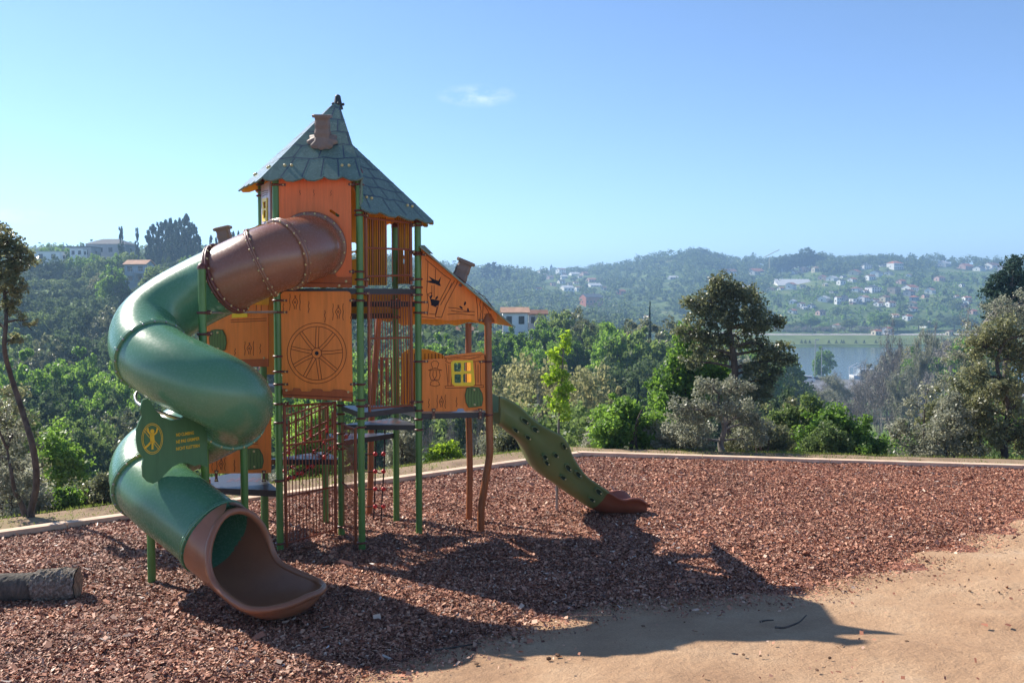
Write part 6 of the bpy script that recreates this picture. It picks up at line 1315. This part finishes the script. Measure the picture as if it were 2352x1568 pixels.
# through and behind the tower, and centre
row(640, 1240, 10, lin((640, 830), (900, 790), (1000, 770), (1100, 765), (1180, 790), (1240, 800)), 95, 118, 80, ['fresh0', 'mid1', 'fresh1', 'mid0'], 'valley_tree', 'light green valley tree seen through and right of the tower', 'valley trees seen through the tower', 10)
row(640, 1160, 7, lin((640, 860), (1160, 840)), 60, 75, 100, ['fresh0', 'mid0', 'mid1'], 'valley_tree', 'green valley tree lower down behind the tower', 'lower valley trees behind the tower', 10)
row(1230, 1580, 9, lin((1230, 735), (1262, 705), (1330, 712), (1400, 740), (1480, 740), (1580, 730)), 138, 150, 62, ['wide0', 'wide2', 'mid2', 'mid0'], 'valley_tree', 'dark tree in the central valley belt', 'dark trees of the central valley belt', 8)
row(1190, 1580, 9, lin((1190, 800), (1300, 760), (1400, 742), (1500, 760), (1580, 780)), 108, 126, 80, ['mid1', 'fresh0', 'mid0', 'wide1'], 'valley_tree', 'green tree standing before the dark central valley belt', 'green trees of the central valley belt', 10)
row(1370, 1600, 7, lin((1370, 850), (1450, 820), (1600, 830)), 84, 98, 90, ['mid2', 'wide0', 'mid2'], 'shade_tree', 'shady dark blue green tree in the hollow right of the young maple', 'shady trees in the central hollow', 10)
for x, y in ((1150, 760), (1180, 748), (1212, 756), (1245, 746), (1120, 768), (1262, 735)): qtree(x, y, 128, 42, 'fresh%d' % (x % 2), 'valley_tree', 'light green tree standing before the white valley house', 'trees before the white valley house')
qtree(1492, 690, 145, 30, 'con0', 'conifer', 'narrow pointed conifer rising from the central valley belt'); qtree(1466, 866, 70, 55, 'con0', 'conifer', 'small bluish conifer in the hollow left of the green shrubs')
qtree(1345, 808, 58, 130, 'tan0', 'willow_tree', 'feathery pale green willow right of the young maple'); qtree(1235, 812, 55, 130, 'tan1', 'budding_tree', 'tan budding tree left of the young maple'); qtree(1180, 792, 62, 110, 'tan0', 'budding_tree', 'tan budding tree beside the brown annex post'); qtree(1288, 828, 52, 90, 'tan1', 'budding_tree', 'low tan tree right behind the young maple')
qtree(1320, 900, 40, 60, 'mid0', 'small_tree', 'small dark green tree below the feathery willow')
for x, Y in ((905, 34), (1035, 36), (1085, 33), (1170, 38), (1225, 36), (985, 40)): qtree(x, 930 + (x % 7) * 6, Y, 90, 'bare%d' % (x % 2), 'bare_tree', 'leafless grey tree on the slope seen below the tower decks', 'leafless trees below the decks')
# riverside bare trees and greens on the right
BT = [(1885, 880, 250), (1905, 865, 255), (1935, 858, 246), (1960, 868, 262), (1992, 845, 240), (2012, 850, 258), (2030, 820, 222), (2052, 790, 206), (2075, 800, 230), (2092, 770, 200), (2165, 770, 208), (2190, 760, 202), (2215, 745, 195), (2240, 735, 205), (1862, 900, 262), (1840, 905, 270), (2265, 740, 185), (2120, 840, 242), (2142, 755, 190), (2062, 760, 180), (2105, 750, 176), (2178, 735, 176), (2030, 850, 170), (2080, 840, 165), (2160, 830, 160), (1830, 915, 230), (1910, 890, 200), (1948, 900, 190), (1978, 880, 180)]
for i, (x, y, Y) in enumerate(BT): qtree(x, y, Y, 85 + (i * 13) % 40, 'bare%d' % (i % 3), 'bare_tree', 'tall leafless spring tree in the riverside park on the right', 'leafless trees of the riverside park')
for x, y, w_, k in ((2068, 790, 60, 'pale0'), (2092, 775, 66, 'tan0'), (2160, 765, 70, 'pale0'), (2188, 782, 60, 'fresh1'), (2040, 812, 44, 'pale0'), (2212, 770, 60, 'tan1')): qtree(x, y, 238, w_, k, 'budding_tree', 'pale budding tree among the leafless ones by the river', 'budding trees by the river')
qtree(2122, 795, 190, 95, 'fresh0', 'green_tree', 'round fresh green tree among the leafless ones'); qtree(1892, 795, 396, 30, 'fresh0', 'willow_tree', 'small yellow green willow on the river bank'); qtree(2250, 745, 170, 40, 'fresh1', 'green_tree', 'narrow fresh green tree near the right edge')
row(1780, 2360, 11, lin((1780, 960), (1900, 950), (2000, 975), (2100, 965), (2360, 900)), 60, 90, 110, ['mid0', 'fresh0', 'wide2', 'pale0', 'mid1'], 'slope_tree', 'bushy tree on the slope behind the right hand bushes', 'bushy trees on the right slope', 12)
row(1590, 1830, 5, lin((1590, 850), (1700, 880), (1830, 900)), 60, 90, 100, ['mid0', 'fresh0', 'mid2'], 'slope_tree', 'green tree on the slope behind the tall dark oak', 'green trees behind the tall oak', 10)
row(1590, 1790, 6, lin((1590, 760), (1790, 790)), 150, 200, 70, ['mid1', 'wide1', 'pale0'], 'slope_tree', 'distant green tree seen through the tall dark oak', 'distant trees behind the tall oak', 10)
for i, x in enumerate((1841, 1850, 1860, 1904, 1921, 1933, 1938, 1966, 1985, 2012, 2040)): qtree(x, 780, 646, 12, 'con0', 'clipped_bush', 'small dark cone shaped bush on the far river bank', 'cone shaped bushes on the far bank')
for i in range(16): qtree(1790 + i * 17, 748, 702, 30, 'bare%d' % (i % 3), 'orchard_tree', 'small bare tree beside the far river road', 'bare trees by the far river road')
for x, y, w_, k in ((2020, 712, 62, 'fresh0'), (1862, 722, 50, 'mid1'), (2060, 730, 40, 'mid0'), (1800, 740, 40, 'wide1'), (1835, 735, 40, 'mid0'), (1890, 742, 34, 'fresh0'), (2110, 728, 45, 'wide1'), (2150, 735, 45, 'mid1'), (2190, 725, 50, 'wide0'), (2230, 730, 40, 'mid2'), (1950, 730, 45, 'mid0'), (1985, 735, 30, 'con0'), (2275, 728, 50, 'mid0'), (2320, 725, 50, 'wide1')): qtree(x, y, 716 + (x % 5) * 7, w_, k, 'bank_tree', 'leafy tree at the foot of the far village slope', 'trees at the foot of the far slope')
for i, (x, y) in enumerate(((1560, 590), (1575, 585), (1588, 577), (1600, 572), (1612, 578), (1625, 590), (1640, 588), (1775, 595), (1790, 590), (1805, 588), (1820, 586), (1835, 584), (1848, 574), (1860, 576), (1872, 584), (1880, 590), (1110, 618), (1122, 610), (1135, 607), (1148, 610), (1165, 618))):
    D = 1190 if x > 1700 else (1240 if x > 1500 else 900); qtree(x, y - 7 + (i * 5) % 6, D, 46, 'euca%d' % (i % 2) if x < 1200 else ('wide0', 'mid2')[i % 2], 'skyline_tree', 'tree of the dark clump standing up on the far skyline', 'far skyline clump')

# ------------------------------------------------------------------ far woods, too many to count
def wood(name, seed, N, D0, D1, u0, u1, hmin, hmax, q_each, leafsz, mat, label, dens):
    rs = np.random.RandomState(seed); D = np.sqrt(rs.uniform(D0 ** 2, D1 ** 2, N)); u = rs.uniform(u0, u1, N); X = u * D; Z = terr(X, D)
    k = rs.rand(N) < dens(X, D, u, Z)
    px_ = 1176 + u * F; 
    X, D, Z, px_ = X[k], D[k], Z[k], px_[k]; Hh = rs.uniform(hmin, hmax, len(X)); yb = 675 + (H - Z) / D * F; yt = 675 + (H - Z - Hh) / D * F; ok = np.ones(len(X), bool)
    for x0, x1, y0, y1, Dh in EX_RECT:
        if Dh < 350: continue
        ok &= ~((D < Dh + 12) & (px_ > x0 - 3) & (px_ < x1 + 3) & (yt < y1) & (yb > y0 - 2) & (D > Dh - 260))
        ok &= ~((np.abs(D - Dh) < 14) & (px_ > x0 - 2) & (px_ < x1 + 2))
    X, D, Z, Hh = X[ok], D[ok], Z[ok], Hh[ok]
    C_ = []; Rr = []
    for c in range(4):
        a = rs.rand(len(X)) * 6.28; o = Hh * .2; C_.append(np.stack([X + np.cos(a) * o, D + np.sin(a) * o, Z + Hh * rs.uniform(.35, .78, len(X))], -1)); Rr.append(Hh * rs.uniform(.2, .34, len(X)))
    C_ = np.concatenate(C_); Rr = np.concatenate(Rr)
    V = leaf_cloud(rs, C_, Rr, q_each / 4, leafsz, .9, .3, 1.3); o = npmesh(name, V, 4, mat); tag(o, label, 'woodland', kind='stuff'); return o
def d_all(X, D, u, Z):
    d = np.ones_like(D); d[(Z < -27)] = 0; d[(u > .17) & (D < 745) & (D > 300)] = 0
    d *= np.where(vnoise(X * .007, D * .007, 44, 2) > .02, .55, 1.0)
    vill = (u > .26) & (D > 740) & (D < 1120); d[vill] = .30; open_ = vnoise(X * .012, D * .012, 40, 2) > .08; d[vill & open_] = .06; cv = (u > -.02) & (u < .17) & (D > 560) & (D < 1150) & (vnoise(X * .012, D * .012, 41, 2) > -.03); d[cv] *= .12; d[(u > .2) & (vnoise(X * .009, D * .009, 43, 2) > .12)] *= .15
    return d
wood('far_woodland', 61, 15000, 480, 1420, -.62, .62, 6, 17, 64, 1.5, L_DARK, 'dark woods covering the far hills', d_all)
wood('far_spring_woodland', 62, 4500, 420, 1350, -.62, .62, 5, 11, 60, 1.3, L_MID, 'lighter green trees scattered through the far woods', d_all)
wood('hill_back_woodland', 63, 1500, 330, 480, -.62, -.1, 7, 12, 130, .8, L_DARK, 'woods behind the left skyline', d_all)
wood('hill_side_woodland', 70, 3000, 110, 480, -1.25, -.03, 7, 12, 150, .7, L_DARK, 'woods covering the wider left hillside', lambda X, D, u, Z: np.where((u < -.55) | ((u > -.22) & (u < .02)), 1.0, 0.0))
wood('terrace_bushes', 64, 4200, 740, 1120, .2, .62, 1.2, 3, 26, 1.0, L_GREEN, 'garden bushes and hedges between the far village houses', lambda X, D, u, Z: np.full(len(X), .8))
wood('valley_thicket', 65, 900, 26, 60, -.7, .7, 1.5, 3.5, 700, .10, L_MID, 'undergrowth covering the slope below the play area', lambda X, D, u, Z: np.where((u > -.19) & (u < .02), .12, 1.0))
wood('valley_scrub', 66, 1500, 60, 160, -.65, .62, 3, 6, 400, .28, L_DARK, 'undergrowth beneath the valley trees', lambda X, D, u, Z: np.full(len(X), .8))
wood('river_terrace_scrub', 67, 260, 160, 290, .0, .62, 2, 5, 160, .4, L_OLIVE, 'scrub on the lower terraces toward the river', lambda X, D, u, Z: np.where((u > .37) & (u < .45), .1, .7))

# ------------------------------------------------------------------ haze in the valley air
hm = bpy.data.materials.new('haze'); hm.use_nodes = True; hn = hm.node_tree; hn.nodes.clear(); vo = hn.nodes.new('ShaderNodeVolumePrincipled'); oo = hn.nodes.new('ShaderNodeOutputMaterial')
vo.inputs['Color'].default_value = (.42, .68, 1, 1); vo.inputs['Density'].default_value = .0005; vo.inputs['Anisotropy'].default_value = .35; hn.links.new(vo.outputs[0], oo.inputs['Volume'])
m = MB(); m.box((0, 1560, 32), (6600, 3300, 142)); hz = m.build('haze', hm); tag(hz, kind='stuff', label='thin blue haze filling the valley air', cat='haze')
